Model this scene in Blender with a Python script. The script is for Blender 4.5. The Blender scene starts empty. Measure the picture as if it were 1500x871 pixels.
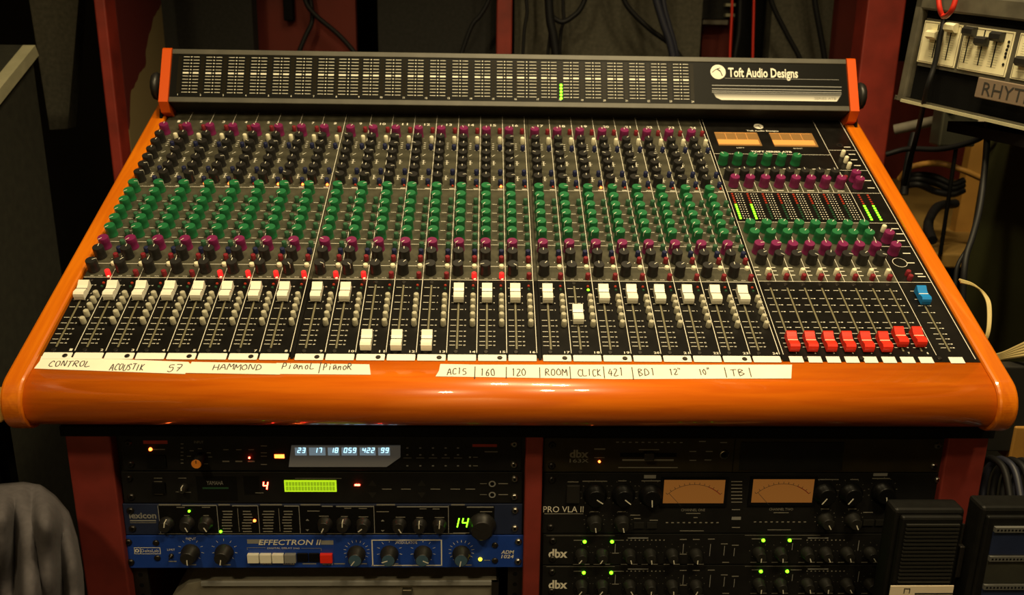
import bpy, bmesh, math, random
from mathutils import Vector, Matrix
random.seed(7)
SC = bpy.context.scene
COL = SC.collection

# ------------------------------------------------------------------ camera
SLOPE = math.radians(25.0)          # tilt of the console surface
Z0 = 0.85                           # height of the front edge of the console surface
F = 1296.9                          # focal length in pixels of a 1500 px wide frame
CAMP = Vector((-0.03618, -0.69417, 0.71037))   # in the console frame
YAW, PIT, ROL = 0.04016, 0.72528, 0.0338
def _axes():
    cy, sy, cp, sp, cr, sr = (math.cos(YAW), math.sin(YAW), math.cos(PIT), math.sin(PIT), math.cos(ROL), math.sin(ROL))
    fwd = Vector((sy*cp, cy*cp, -sp)); right = Vector((cy, -sy, 0)); up = right.cross(fwd)
    return right*cr + up*sr, -right*sr + up*cr, fwd
S = Matrix.Rotation(SLOPE, 3, 'X')
O = Vector((0, 0, Z0))
RT, UP, FW = [S @ v for v in _axes()]
CAM = S @ CAMP + O
cam_d = bpy.data.cameras.new('camera'); cam = bpy.data.objects.new('camera', cam_d); COL.objects.link(cam)
cam_d.sensor_fit = 'HORIZONTAL'; cam_d.sensor_width = 23.5; cam_d.lens = F*23.5/1500; cam_d.clip_start = 0.02
m = Matrix((RT, UP, -FW)).transposed().to_4x4(); m.translation = CAM; cam.matrix_world = m
cam_d.dof.use_dof = True; cam_d.dof.focus_distance = 1.1; cam_d.dof.aperture_fstop = 4.0
SC.camera = cam

# ------------------------------------------------------------------ light
SC.view_settings.view_transform = 'Standard'; SC.view_settings.look = 'None'
SC.view_settings.gamma = 1.0; SC.view_settings.use_curve_mapping = False
SC.view_settings.exposure = 0.15
W = bpy.data.worlds.new('world'); SC.world = W; W.use_nodes = True
W.node_tree.nodes['Background'].inputs[0].default_value = (0.9, 0.62, 0.32, 1)
W.node_tree.nodes['Background'].inputs[1].default_value = 0.02
def area(name, loc, tgt, sx, sy, power, col=(1.0, 0.72, 0.33)):
    l = bpy.data.lights.new(name, 'AREA'); l.shape = 'RECTANGLE'; l.size = sx; l.size_y = sy; l.energy = power; l.color = col
    o = bpy.data.objects.new(name, l); COL.objects.link(o); o.location = loc
    o.rotation_euler = (Vector(tgt)-Vector(loc)).to_track_quat('-Z', 'Y').to_euler()
    return o
def spot(name, loc, tgt, power, ang, rad, col=(1.0, 0.72, 0.33), blend=0.8):
    l = bpy.data.lights.new(name, 'SPOT'); l.energy = power; l.spot_size = math.radians(ang); l.spot_blend = blend
    l.shadow_soft_size = rad; l.color = col
    o = bpy.data.objects.new(name, l); COL.objects.link(o); o.location = loc
    o.rotation_euler = (Vector(tgt)-Vector(loc)).to_track_quat('-Z', 'Y').to_euler()
    return o
# track lamps of the control room ceiling, aimed at the desk; last two are added fill lamps
LAMP = (1.0, 0.785, 0.43)
spot('ceiling_spot', (-0.09, -0.02, 2.42), (-0.09, 0.0, 0.9), 40, 114, 0.07, LAMP, 1.0)
spot('ceiling_spot.001', (0.25, -0.08, 2.42), (0.25, 0.0, 0.9), 38, 114, 0.07, LAMP, 1.0)
spot('ceiling_spot.002', (0.42, -0.16, 2.42), (0.42, 0.0, 0.9), 34, 114, 0.07, LAMP, 1.0)
spot('ceiling_spot.003', (0.37, -0.95, 2.42), (0.2, -0.1, 0.9), 32, 92, 0.07, LAMP, 1.0)
spot('ceiling_spot.004', (0.72, -0.85, 2.42), (0.5, -0.05, 0.9), 32, 92, 0.07, LAMP, 1.0)
spot('added_fill_spot', (-0.75, -1.3, 2.42), (-0.35, -0.1, 0.9), 44, 92, 0.08, LAMP, 1.0)  # added fill lamp, brightens armrest and rack from the front left
spot('added_wall_spot', (-0.6, -2.2, 2.42), (-0.6, -3.0, 1.2), 130, 130, 0.08, LAMP)  # added lamp, lights the wall behind the camera for soft frontal fill

# ------------------------------------------------------------------ pixel helpers (1500 x 871 frame)
def ray(px, py): return RT*((px-750)/F) + UP*(-(py-435.5)/F) + FW
def on_plane(px, py, p0, n):
    d = ray(px, py); return CAM + d*((p0-CAM).dot(n)/d.dot(n))
def at_y(px, py, Y): return on_plane(px, py, Vector((0, Y, 0)), Vector((0, 1, 0)))
def at_x(px, py, X): return on_plane(px, py, Vector((X, 0, 0)), Vector((1, 0, 0)))
def at_z(px, py, Z): return on_plane(px, py, Vector((0, 0, Z)), Vector((0, 0, 1)))
def at_d(px, py, D): return CAM + ray(px, py)*D
NRM = S @ Vector((0, 0, 1)); ST = S.transposed()
def pan(px, py, h=0.0):
    p = ST @ (on_plane(px, py, O + NRM*h, NRM) - O); return p.x, p.y

# ------------------------------------------------------------------ materials
MATS = {}
def pmat(name, col, rough=0.5, metal=0.0, coat=0.0, emit=None, es=0.0, noise=0.0, nscale=40.0, bump=0.0, spec=0.5, stretch=None, alpha=None, trans=0.0):
    if name in MATS: return MATS[name]
    m = bpy.data.materials.new(name); m.use_nodes = True
    nt = m.node_tree; b = nt.nodes['Principled BSDF']
    b.inputs['Base Color'].default_value = (*col, 1); b.inputs['Roughness'].default_value = rough
    b.inputs['Metallic'].default_value = metal; b.inputs['Coat Weight'].default_value = coat; b.inputs['Coat Roughness'].default_value = 0.035
    b.inputs['Specular IOR Level'].default_value = spec
    if trans: b.inputs['Transmission Weight'].default_value = trans
    if emit: b.inputs['Emission Color'].default_value = (*emit, 1); b.inputs['Emission Strength'].default_value = es
    if noise or bump:
        tc = nt.nodes.new('ShaderNodeTexCoord'); mp = nt.nodes.new('ShaderNodeMapping'); nz = nt.nodes.new('ShaderNodeTexNoise')
        nt.links.new(tc.outputs['Object'], mp.inputs[0]); nt.links.new(mp.outputs[0], nz.inputs['Vector'])
        if stretch: mp.inputs['Scale'].default_value = stretch
        nz.inputs['Scale'].default_value = nscale; nz.inputs['Detail'].default_value = 6
        if noise:
            cr = nt.nodes.new('ShaderNodeValToRGB'); e = cr.color_ramp.elements
            e[0].position = 0.3; e[1].position = 0.72
            e[0].color = (*[c*(1-noise) for c in col], 1); e[1].color = (*[min(1, c*(1+noise)) for c in col], 1)
            nt.links.new(nz.outputs['Fac'], cr.inputs[0]); nt.links.new(cr.outputs[0], b.inputs['Base Color'])
        if bump:
            bp = nt.nodes.new('ShaderNodeBump'); bp.inputs['Strength'].default_value = bump; bp.inputs['Distance'].default_value = 0.002
            nt.links.new(nz.outputs['Fac'], bp.inputs['Height']); nt.links.new(bp.outputs[0], b.inputs['Normal'])
    MATS[name] = m; return m
def wood(name, dark, light, axis, rough=0.28, coat=0.7, scale=9.0):
    m = pmat(name, light, rough, coat=coat); nt = m.node_tree; b = nt.nodes['Principled BSDF']
    tc = nt.nodes.new('ShaderNodeTexCoord'); mp = nt.nodes.new('ShaderNodeMapping')
    st = [14, 14, 14]; st[axis] = 0.9; mp.inputs['Scale'].default_value = st
    nz = nt.nodes.new('ShaderNodeTexNoise'); nz.inputs['Scale'].default_value = scale; nz.inputs['Detail'].default_value = 8; nz.inputs['Distortion'].default_value = 0.6
    cr = nt.nodes.new('ShaderNodeValToRGB'); e = cr.color_ramp.elements
    e[0].position = 0.32; e[1].position = 0.66; e[0].color = (*dark, 1); e[1].color = (*light, 1)
    nt.links.new(tc.outputs['Object'], mp.inputs[0]); nt.links.new(mp.outputs[0], nz.inputs['Vector'])
    nt.links.new(nz.outputs['Fac'], cr.inputs[0]); nt.links.new(cr.outputs[0], b.inputs['Base Color'])
    return m
M = dict(
    wood_x=wood('orange_wood', (0.60, 0.112, 0.004), (0.72, 0.158, 0.005), 0, coat=1.0),
    wood_y=wood('orange_wood_side', (0.54, 0.115, 0.003), (0.68, 0.175, 0.004), 1),
    orange=pmat('orange_lacquer', (0.66, 0.085, 0.003), 0.3, coat=0.4),
    grey=pmat('dusty_grey_panel', (0.056, 0.053, 0.036), 0.42, noise=0.4, nscale=60, spec=0.2),
    black=pmat('black_panel', (0.007, 0.0063, 0.0055), 0.28, noise=0.3, nscale=50, spec=0.2),
    gap=pmat('black_gap', (0.004, 0.004, 0.004), 0.7, spec=0.1),
    white=pmat('white_print', (0.75, 0.72, 0.62), 0.6),
    dim=pmat('dim_print', (0.22, 0.21, 0.18), 0.6),
    cream=pmat('cream_plastic', (0.88, 0.85, 0.72), 0.35),
    strip=pmat('white_strip', (0.85, 0.83, 0.75), 0.5),
    kblack=pmat('black_knob', (0.014, 0.013, 0.012), 0.42),
    kgreen=pmat('green_knob', (0.012, 0.135, 0.045), 0.40),
    kpurple=pmat('plum_knob', (0.165, 0.012, 0.075), 0.40),
    kpoint=pmat('pointer_white', (0.75, 0.73, 0.62), 0.4),
    bwhite=pmat('white_button', (0.72, 0.68, 0.50), 0.4),
    bgrey=pmat('grey_button', (0.42, 0.40, 0.30), 0.5),
    bblue=pmat('navy_button', (0.012, 0.016, 0.06), 0.4),
    bgreen=pmat('green_button', (0.03, 0.10, 0.05), 0.45),
    bred=pmat('red_button', (0.19, 0.014, 0.022), 0.4),
    capred=pmat('red_cap', (0.85, 0.03, 0.012), 0.35),
    capblue=pmat('blue_cap', (0.01, 0.22, 0.62), 0.35),
    slot=pmat('fader_slot', (0.16, 0.145, 0.085), 0.4),
    screw=pmat('dark_screw', (0.05, 0.045, 0.04), 0.35, metal=0.8),
    steel=pmat('steel', (0.5, 0.48, 0.42), 0.3, metal=1.0),
    ledred=pmat('led_red_on', (0.8, 0.02, 0.01), 0.4, emit=(1, 0.03, 0.015), es=40),
    mutelit=pmat('lit_mute_button', (0.6, 0.02, 0.02), 0.4, emit=(1, 0.02, 0.02), es=0.7),
    ledorange=pmat('led_orange_on', (0.8, 0.1, 0.02), 0.4, emit=(1, 0.13, 0.02), es=7),
    ledgreen=pmat('led_green_on', (0.1, 0.8, 0.02), 0.4, emit=(0.18, 1, 0.01), es=4),
    ledyellow=pmat('led_yellow_on', (0.8, 0.7, 0.02), 0.4, emit=(1, 0.72, 0.02), es=4),
    ledredoff=pmat('led_red_off', (0.34, 0.035, 0.016), 0.3),
    ledgreenoff=pmat('led_green_off', (0.02, 0.07, 0.035), 0.3),
    vu=pmat('meter_lamp_amber', (0.45, 0.20, 0.05), 0.5, emit=(1, 0.36, 0.07), es=0.50, spec=0.2),
    vuframe=pmat('meter_amber_frame', (0.16, 0.09, 0.03), 0.4, emit=(1, 0.42, 0.09), es=0.13, spec=0.2),
    bridge=pmat('bridge_face', (0.0045, 0.0045, 0.0035), 0.4, spec=0.08),
    rim=pmat('bridge_rim', (0.062, 0.058, 0.043), 0.5, noise=0.25, nscale=30),
    led_win=pmat('smoked_window', (0.011, 0.009, 0.005), 0.3, spec=0.08),
    tape=pmat('masking_tape', (0.88, 0.84, 0.71), 0.7, noise=0.05, nscale=30),
    ink=pmat('marker_ink', (0.03, 0.028, 0.025), 0.7),
    redpaint=pmat('red_paint', (0.24, 0.022, 0.012), 0.55, noise=0.35, nscale=14),
    redpost=pmat('red_post', (0.22, 0.026, 0.018), 0.6, noise=0.2, nscale=25),
    darkred=pmat('dark_red_board', (0.15, 0.014, 0.006), 0.7, noise=0.3, nscale=5),
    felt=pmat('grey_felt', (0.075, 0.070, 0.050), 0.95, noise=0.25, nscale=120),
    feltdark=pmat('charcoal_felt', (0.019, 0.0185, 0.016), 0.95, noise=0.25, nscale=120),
    wall=pmat('dark_wall', (0.020, 0.017, 0.015), 0.9, noise=0.3, nscale=4),
    cream_wall=pmat('cream_wall', (0.5, 0.42, 0.28), 0.8),
    rubber=pmat('black_cable', (0.008, 0.008, 0.009), 0.55, spec=0.25),
    bluecable=pmat('blue_black_cable', (0.018, 0.020, 0.035), 0.5),
    redcable=pmat('red_cable', (0.55, 0.025, 0.012), 0.45),
    creamcable=pmat('cream_cable', (0.50, 0.40, 0.17), 0.5),
    olive=pmat('olive_vinyl', (0.050, 0.054, 0.016), 0.7, noise=0.3, nscale=8),
    case=pmat('dark_case', (0.022, 0.022, 0.014), 0.85, noise=0.25, nscale=60),
    tan=pmat('tan_wood', (0.34, 0.17, 0.030), 0.6, noise=0.2, nscale=9),
    tabletop=pmat('worn_table', (0.28, 0.17, 0.045), 0.55, noise=0.3, nscale=7),
    trim=pmat('pale_trim', (0.42, 0.40, 0.26), 0.6, noise=0.15, nscale=30),
    cloth=pmat('grey_cloth', (0.058, 0.052, 0.058), 0.9, noise=0.15, nscale=150, bump=0.15),
    plate=pmat('rack_black', (0.010, 0.0098, 0.0095), 0.45, noise=0.2, nscale=40, spec=0.2),
    plate2=pmat('rack_olive_black', (0.024, 0.019, 0.009), 0.5, noise=0.2, nscale=40, spec=0.2),
    inset=pmat('rack_inset', (0.005, 0.005, 0.005), 0.35, spec=0.2),
    blue=pmat('rack_blue', (0.010, 0.050, 0.33), 0.42, noise=0.12, nscale=30),
    navy=pmat('rack_navy', (0.014, 0.022, 0.060), 0.45, noise=0.15, nscale=30),
    silver=pmat('grey_silver', (0.25, 0.25, 0.24), 0.5),
    teal=pmat('knob_teal_face', (0.05, 0.10, 0.15), 0.4),
    kgrey=pmat('dark_grey_knob', (0.016, 0.0155, 0.014), 0.45, spec=0.3),
    vfd=pmat('vfd_digits', (0.5, 0.8, 0.9), 0.4, emit=(0.42, 0.78, 1.0), es=1.5),
    vfdpane=pmat('vfd_pane', (0.16, 0.18, 0.20), 0.3, emit=(0.35, 0.48, 0.56), es=0.30),
    vfdframe=pmat('vfd_frame_glow', (0.22, 0.21, 0.19), 0.35, emit=(0.55, 0.55, 0.5), es=0.035),  # glow of the digits on the frame put in as weak emission
    lcd=pmat('lcd_green', (0.4, 0.6, 0.02), 0.4, emit=(0.42, 0.68, 0.01), es=0.9),
    lcdcell=pmat('lcd_cell', (0.3, 0.45, 0.02), 0.4, emit=(0.22, 0.40, 0.005), es=0.7),
    greydev=pmat('grey_device', (0.085, 0.078, 0.056), 0.6, noise=0.3, nscale=40),
    ivory=pmat('ivory_plate', (0.88, 0.83, 0.56), 0.5, noise=0.06, nscale=20),
    plaque=pmat('pink_brown_plaque', (0.20, 0.15, 0.11), 0.45),
    paper=pmat('paper', (0.75, 0.64, 0.48), 0.8),
    spk=pmat('black_cabinet', (0.006, 0.006, 0.0055), 0.5, noise=0.2, nscale=80, spec=0.2),
    spkrib=pmat('black_grille', (0.016, 0.0155, 0.013), 0.5),
    lidgrey=pmat('grey_lid', (0.17, 0.155, 0.12), 0.8, noise=0.15, nscale=50),
    logo_fade=pmat('fade_stripe', (0.4, 0.39, 0.33), 0.5),
)
# two-tone painted post: worn red paint over cream, ragged boundary, the red darkened to stand for shadow
def paint_edge(name):
    m = pmat(name, (0.3, 0.03, 0.015), 0.6); nt = m.node_tree; b = nt.nodes['Principled BSDF']
    tc = nt.nodes.new('ShaderNodeTexCoord'); sp = nt.nodes.new('ShaderNodeSeparateXYZ'); nz = nt.nodes.new('ShaderNodeTexNoise'); nz.inputs['Scale'].default_value = 9
    add = nt.nodes.new('ShaderNodeMath'); add.operation = 'MULTIPLY_ADD'; add.inputs[1].default_value = 0.14
    gt = nt.nodes.new('ShaderNodeMath'); gt.operation = 'GREATER_THAN'; gt.inputs[1].default_value = -0.063
    yz = nt.nodes.new('ShaderNodeMath'); yz.operation = 'MULTIPLY_ADD'; yz.inputs[1].default_value = -0.74
    mix = nt.nodes.new('ShaderNodeMix'); mix.data_type = 'RGBA'; mix.inputs['A'].default_value = (0.24, 0.18, 0.08, 1); mix.inputs['B'].default_value = (0.10, 0.010, 0.008, 1)
    nt.links.new(tc.outputs['Object'], sp.inputs[0]); nt.links.new(tc.outputs['Object'], nz.inputs['Vector'])
    nt.links.new(sp.outputs['Y'], yz.inputs[0]); nt.links.new(sp.outputs['Z'], yz.inputs[2])
    nt.links.new(nz.outputs['Fac'], add.inputs[0]); nt.links.new(yz.outputs[0], add.inputs[2])
    nt.links.new(add.outputs[0], gt.inputs[0]); nt.links.new(gt.outputs[0], mix.inputs['Factor']); nt.links.new(mix.outputs['Result'], b.inputs['Base Color'])
    return m
M['paintedge'] = paint_edge('worn_shaded_red_over_cream')
# printed fade of the logo stripe: bright at the bottom edge
def fade_mat():
    m = M['logo_fade']; nt = m.node_tree; b = nt.nodes['Principled BSDF']
    tc = nt.nodes.new('ShaderNodeTexCoord'); sp = nt.nodes.new('ShaderNodeSeparateXYZ'); cr = nt.nodes.new('ShaderNodeValToRGB')
    nt.links.new(tc.outputs['Generated'], sp.inputs[0]); nt.links.new(sp.outputs['Y'], cr.inputs[0]); nt.links.new(cr.outputs[0], b.inputs['Base Color'])
    e = cr.color_ramp.elements; e[0].position = 0.0; e[0].color = (0.8, 0.77, 0.66, 1); e[1].position = 0.95; e[1].color = (0.02, 0.02, 0.018, 1)
fade_mat()

# ------------------------------------------------------------------ mesh builder
TXT = {}
BOLD = {'Toft Audio Designs': 0.022, 'dbx': 0.03, 'lexicon': 0.03, 'EFFECTRON II': 0.015, '163X': 0.01, 'ADM': 0.02, '1024': 0.02, 'TOFT SERIES ATB': 0.03}
def text_data(s):
    if s in TXT: return TXT[s]
    cu = bpy.data.curves.new('t', 'FONT'); cu.body = s; cu.size = 1.0; cu.resolution_u = 2; cu.align_x = 'CENTER'; cu.align_y = 'CENTER'; cu.fill_mode = 'FRONT'; cu.offset = BOLD.get(s, 0.012 if s.isdigit() else 0.0)
    o = bpy.data.objects.new('t', cu); COL.objects.link(o)
    dg = bpy.context.evaluated_depsgraph_get(); me = o.evaluated_get(dg).to_mesh()
    v = [tuple(x.co) for x in me.vertices]; f = [tuple(p.vertices) for p in me.polygons]
    o.evaluated_get(dg).to_mesh_clear(); bpy.data.objects.remove(o); bpy.data.curves.remove(cu)
    xs = [a[0] for a in v] or [0]; ys = [a[1] for a in v] or [0]
    TXT[s] = (v, f, min(xs), max(xs), min(ys), max(ys)); return TXT[s]
class MB:
    def __init__(s): s.v = []; s.f = []; s.mi = []; s.mats = []; s.sm = []
    def _m(s, mat):
        if mat not in s.mats: s.mats.append(mat)
        return s.mats.index(mat)
    def add(s, vs, fs, mat, smooth=False):
        n = len(s.v); s.v += [tuple(v) for v in vs]; k = s._m(mat)
        for f in fs: s.f.append(tuple(i+n for i in f)); s.mi.append(k); s.sm.append(smooth)
        return s
    def box(s, x0, x1, y0, y1, z0, z1, mat, ch=0.0):
        if ch <= 0:
            v = [(x0,y0,z0),(x1,y0,z0),(x1,y1,z0),(x0,y1,z0),(x0,y0,z1),(x1,y0,z1),(x1,y1,z1),(x0,y1,z1)]
            return s.add(v, [(3,2,1,0),(4,5,6,7),(0,1,5,4),(1,2,6,5),(2,3,7,6),(3,0,4,7)], mat)
        b = bmesh.new(); bmesh.ops.create_cube(b, size=1.0)
        for w in b.verts: w.co = ((x0+x1)/2+w.co.x*(x1-x0), (y0+y1)/2+w.co.y*(y1-y0), (z0+z1)/2+w.co.z*(z1-z0))
        bmesh.ops.bevel(b, geom=b.edges[:], offset=ch, segments=2, affect='EDGES', profile=0.5)
        b.verts.index_update()
        s.add([w.co[:] for w in b.verts], [tuple(w.index for w in f.verts) for f in b.faces], mat); b.free(); return s
    def quad(s, x0, x1, y0, y1, z, mat):
        return s.add([(x0,y0,z),(x1,y0,z),(x1,y1,z),(x0,y1,z)], [(0,1,2,3)], mat)
    def poly(s, pts, mat): return s.add(pts, [tuple(range(len(pts)))], mat)
    def prism(s, pts, axis, a, b, mat, smooth=False):
        # pts: 2D polygon in the two other axes (in x,y,z order)
        n = len(pts); vs = []
        for k in (a, b):
            for p in pts:
                q = list(p); q.insert(axis, k); vs.append(q)
        fs = [tuple(range(n))[::-1], tuple(range(n, 2*n))] + [(i, (i+1) % n, n+(i+1) % n, n+i) for i in range(n)]
        n0 = len(s.f); s.add(vs, fs, mat)
        if smooth:
            for i in range(n0+2, len(s.f)): s.sm[i] = True
        return s
    def lathe(s, c, prof, mat, seg=14, cap=True, capmat=None):
        # prof: list of (r, z) from bottom to top about the local z axis at c
        vs = []; fs = []
        for r, z in prof:
            for i in range(seg):
                a = 2*math.pi*i/seg; vs.append((c[0]+r*math.cos(a), c[1]+r*math.sin(a), c[2]+z))
        for j in range(len(prof)-1):
            for i in range(seg):
                k = (i+1) % seg; fs.append((j*seg+i, j*seg+k, (j+1)*seg+k, (j+1)*seg+i))
        s.add(vs, fs, mat, True)
        if cap:
            r, z = prof[-1]
            s.add([(c[0]+r*math.cos(2*math.pi*i/seg), c[1]+r*math.sin(2*math.pi*i/seg), c[2]+z) for i in range(seg)], [tuple(range(seg))], capmat or mat)
        return s
    def ring(s, c, r0, r1, z, mat, seg=18):
        vs = []
        for r in (r0, r1):
            for i in range(seg):
                a = 2*math.pi*i/seg; vs.append((c[0]+r*math.cos(a), c[1]+r*math.sin(a), z))
        return s.add(vs, [(i, (i+1) % seg, seg+(i+1) % seg, seg+i)[::-1] for i in range(seg)], mat)
    def disc(s, c, r, z, mat, seg=14):
        return s.add([(c[0]+r*math.cos(2*math.pi*i/seg), c[1]+r*math.sin(2*math.pi*i/seg), z) for i in range(seg)], [tuple(range(seg))], mat)
    def line(s, p, q, w, z, mat):
        d = Vector((q[0]-p[0], q[1]-p[1])); 
        if d.length < 1e-9: return s
        n = Vector((-d.y, d.x)).normalized()*w/2
        return s.add([(p[0]-n.x,p[1]-n.y,z),(q[0]-n.x,q[1]-n.y,z),(q[0]+n.x,q[1]+n.y,z),(p[0]+n.x,p[1]+n.y,z)], [(0,1,2,3)], mat)
    def text(s, t, cx, cy, h, z, mat, width=None, skew=0.0, align='C'):
        v, f, a, b, c, d = text_data(t)
        if not v: return s
        k = h/(d-c); kx = k if width is None else width/(b-a)
        mx = (a+b)/2 if align == 'C' else (a if align == 'L' else b); my = (c+d)/2
        return s.add([(cx+(p[0]-mx)*kx+(p[1]-my)*k*skew, cy+(p[1]-my)*k, z) for p in v], f, mat)
    def tube(s, pts, r, mat, seg=8, r1=None):
        pts = [Vector(p) for p in pts]; vs = []; n = len(pts); u = None
        for i, p in enumerate(pts):
            t = (pts[min(i+1, n-1)]-pts[max(i-1, 0)]).normalized()
            if u is None:
                u = t.orthogonal().normalized()
            else:
                u = (u - t*u.dot(t)).normalized()
            w = t.cross(u); rr = r if r1 is None else r+(r1-r)*i/(n-1)
            for k in range(seg):
                a = 2*math.pi*k/seg; vs.append(p+u*(rr*math.cos(a))+w*(rr*math.sin(a)))
        fs = [(j*seg+i, j*seg+(i+1) % seg, (j+1)*seg+(i+1) % seg, (j+1)*seg+i) for j in range(n-1) for i in range(seg)]
        s.add(vs, fs, mat, True); s.add(vs[:seg], [tuple(range(seg))[::-1]], mat); return s.add(vs[-seg:], [tuple(range(seg))], mat)
    def mesh(s, name):
        me = bpy.data.meshes.new(name); me.from_pydata(s.v, [], s.f)
        for mt in s.mats: me.materials.append(mt)
        me.polygons.foreach_set('material_index', s.mi); me.polygons.foreach_set('use_smooth', s.sm); me.update(); return me
    def build(s, name, parent=None, loc=(0,0,0), rot=(0,0,0)): return put(name, s.mesh(name), parent, loc, rot)
def put(name, me, parent=None, loc=(0,0,0), rot=(0,0,0)):
    o = bpy.data.objects.new(name, me); COL.objects.link(o); o.parent = parent; o.location = loc; o.rotation_euler = rot; return o
def empty(name, loc, rot=(0,0,0)):
    o = bpy.data.objects.new(name, None); COL.objects.link(o); o.location = loc; o.rotation_euler = rot; o.empty_display_size = 0.05; return o
def tag(o, label, cat, group=None):
    o['label'] = label; o['category'] = cat
    if group: o['group'] = group
    return o
def struct(o): o['kind'] = 'structure'; return o
def smooth_pts(pts, n=6):
    P = [Vector(p) for p in pts]; P = [P[0]*2-P[1]] + P + [P[-1]*2-P[-2]]; out = []
    for i in range(1, len(P)-2):
        for k in range(n):
            t = k/n; a, b, c, d = P[i-1], P[i], P[i+1], P[i+2]
            out.append(0.5*((2*b)+(c-a)*t+(2*a-5*b+4*c-d)*t*t+(3*b-a-3*c+d)*t**3))
    out.append(P[-2]); return out

# ================================================================== the room
YB = 1.45
def wallbox(name, x0, x1, y0, y1, z0, z1, mat): return struct(MB().box(x0, x1, y0, y1, z0, z1, mat).build(name))
wallbox('floor', -2.2, 2.2, -3.1, 2.6, -0.05, 0.0, pmat('dark_floor', (0.009, 0.008, 0.007), 0.8, noise=0.3, nscale=6))
wallbox('wall_back', -2.2, 2.2, 2.5, 2.6, 0.0, 2.6, M['wall'])
wallbox('wall_front', -2.2, 2.2, -3.1, -3.0, 0.0, 2.6, M['cream_wall'])
wallbox('ceiling', -2.25, 2.25, -3.1, 2.6, 2.6, 2.65, M['wall'])
wallbox('wall_left', -2.25, -2.2, -3.1, 2.6, 0.0, 2.6, M['wall'])
wallbox('wall_right', 2.2, 2.25, -3.1, 2.6, 0.0, 2.6, M['wall'])

# upright boards standing in a plane across the room, given by the outline one sees
def upright(name, pts, Y, thick, mat, parent=None, kind=None):
    w = [at_y(px, py, Y) for px, py in pts]; cx = sum(p.x for p in w)/len(w); zb = min(p.z for p in w)
    o = MB().prism([(p.x-cx, p.z-zb) for p in w], 1, 0.0, thick, mat).build(name, parent, (cx, Y, zb))
    if kind: o['kind'] = kind
    return o

# ================================================================== mixing console
con = empty('mixing_console', O, (SLOPE, 0, 0))
tag(con, 'large mixing console with orange wooden frame, coloured knobs and white faders', 'mixing console')
HW = 0.528; P = 0.034; KH = 0.016
def chx(i): return -HW + 0.002 + (i//8)*0.277 + (i % 8)*P
TOP = 0.60      # far end of the panels, under the meter bridge
def row(y, h=KH, x=712.0): return pan(x, y, h)[1]

# frame: tray under the panels, two side panels, armrest
MB().box(-HW-0.001, HW+0.001, 0.0, TOP, -0.085, -0.004, M['gap']).build('chassis', con)
R_ = 0.0297; TA = -0.030
def nose(t0, r, top, grow=0.0, n=40):
    pts = [(0.004, top), (t0, top)]
    c = (t0, top-r)
    for i in range(1, n+1):
        a = math.pi/2 + (math.pi*1.12)*i/n
        pts.append((c[0]+r*math.cos(a), c[1]+r*math.sin(a)))
    return pts + [(0.004, top-2*r)]
MB().prism(nose(TA, R_, -0.0005), 0, -HW, HW, M['wood_x'], True).build('armrest', con)
def cheek(x0, x1):
    r = 0.034; pts = [(0.66, 0.004), (TA, 0.004)]; c = (TA, 0.004-r)
    for i in range(1, 41):
        a = math.pi/2+(math.pi*1.1)*i/40; pts.append((c[0]+r*math.cos(a), c[1]+r*math.sin(a)))
    pts += [(0.05, -0.075), (0.66, -0.075)]
    mb = MB().prism(pts, 0, x0, x1, M['wood_y'], False); o = mb.build('side_panel', con)
    bv = o.modifiers.new('bevel', 'BEVEL'); bv.width = 0.003; bv.segments = 2; bv.limit_method = 'ANGLE'; bv.angle_limit = math.radians(50)
    return o
cheek(-HW-0.0228, -HW-0.0002); cheek(HW+0.0002, HW+0.0225)
MB().box(-HW, HW, 0.6005, 0.66, -0.08, -0.002, M['gap']).build('rear_cover', con)
for g_ in (1, 2):
    xg_ = -HW+0.002+g_*0.277; jc = MB().box(xg_-0.0042, xg_-0.0004, pan(720, 410.4)[1], 0.60, -0.003, -0.0003, M['grey']).box(xg_-0.0042, xg_-0.0004, 0.0012, pan(720, 410.4)[1], -0.003, -0.0003, M['black']); jc.build('joint_cover', con)

# ---- shared meshes: knobs, buttons, caps
def knob_mesh(mat, r=0.0069, h=KH, name='knob'):
    mb = MB().lathe((0,0,0), [(r*1.05,0),(r*1.05,0.0015),(r,0.002),(r*0.985,h*0.55),(r*0.97,h-0.0006),(r*0.92,h)], mat, 16)
    mb.box(-0.00038, 0.00038, r*0.22, r*0.91, h-0.0004, h+0.00015, M['kpoint']); mb.box(-0.0004, 0.0004, r*0.95, r*0.995, h*0.62, h-0.0005, M['kpoint'])
    return mb.mesh(name)
def button_mesh(mat, r=0.0034, h=0.008, name='button'):
    return MB().lathe((0,0,0), [(r,0),(r*0.95,h-0.0006),(r*0.75,h)], mat, 10).mesh(name)
def cap_mesh(mat, linemat, name, w=0.0122):
    L = 0.0122
    prof = [(-L,0.002),(-L,0.0065),(-L*0.92,0.0095),(-L*0.7,0.0112),(-L*0.35,0.0102),(0,0.0088),(L*0.4,0.0098),(L*0.8,0.0124),(L*0.95,0.0124),(L,0.0115),(L,0.002)]
    mb = MB().prism(prof, 0, -w/2, w/2, mat)
    mb.box(-w/2-0.00005, w/2+0.00005, -0.0005, 0.0005, 0.0075, 0.0091, linemat)
    mb.box(-0.0012, 0.0012, -0.004, 0.004, -0.003, 0.002, M['steel'])
    return mb.mesh(name)
KM = {k: knob_mesh(M[k], name=k) for k in ('kblack', 'kgreen', 'kpurple')}
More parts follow.
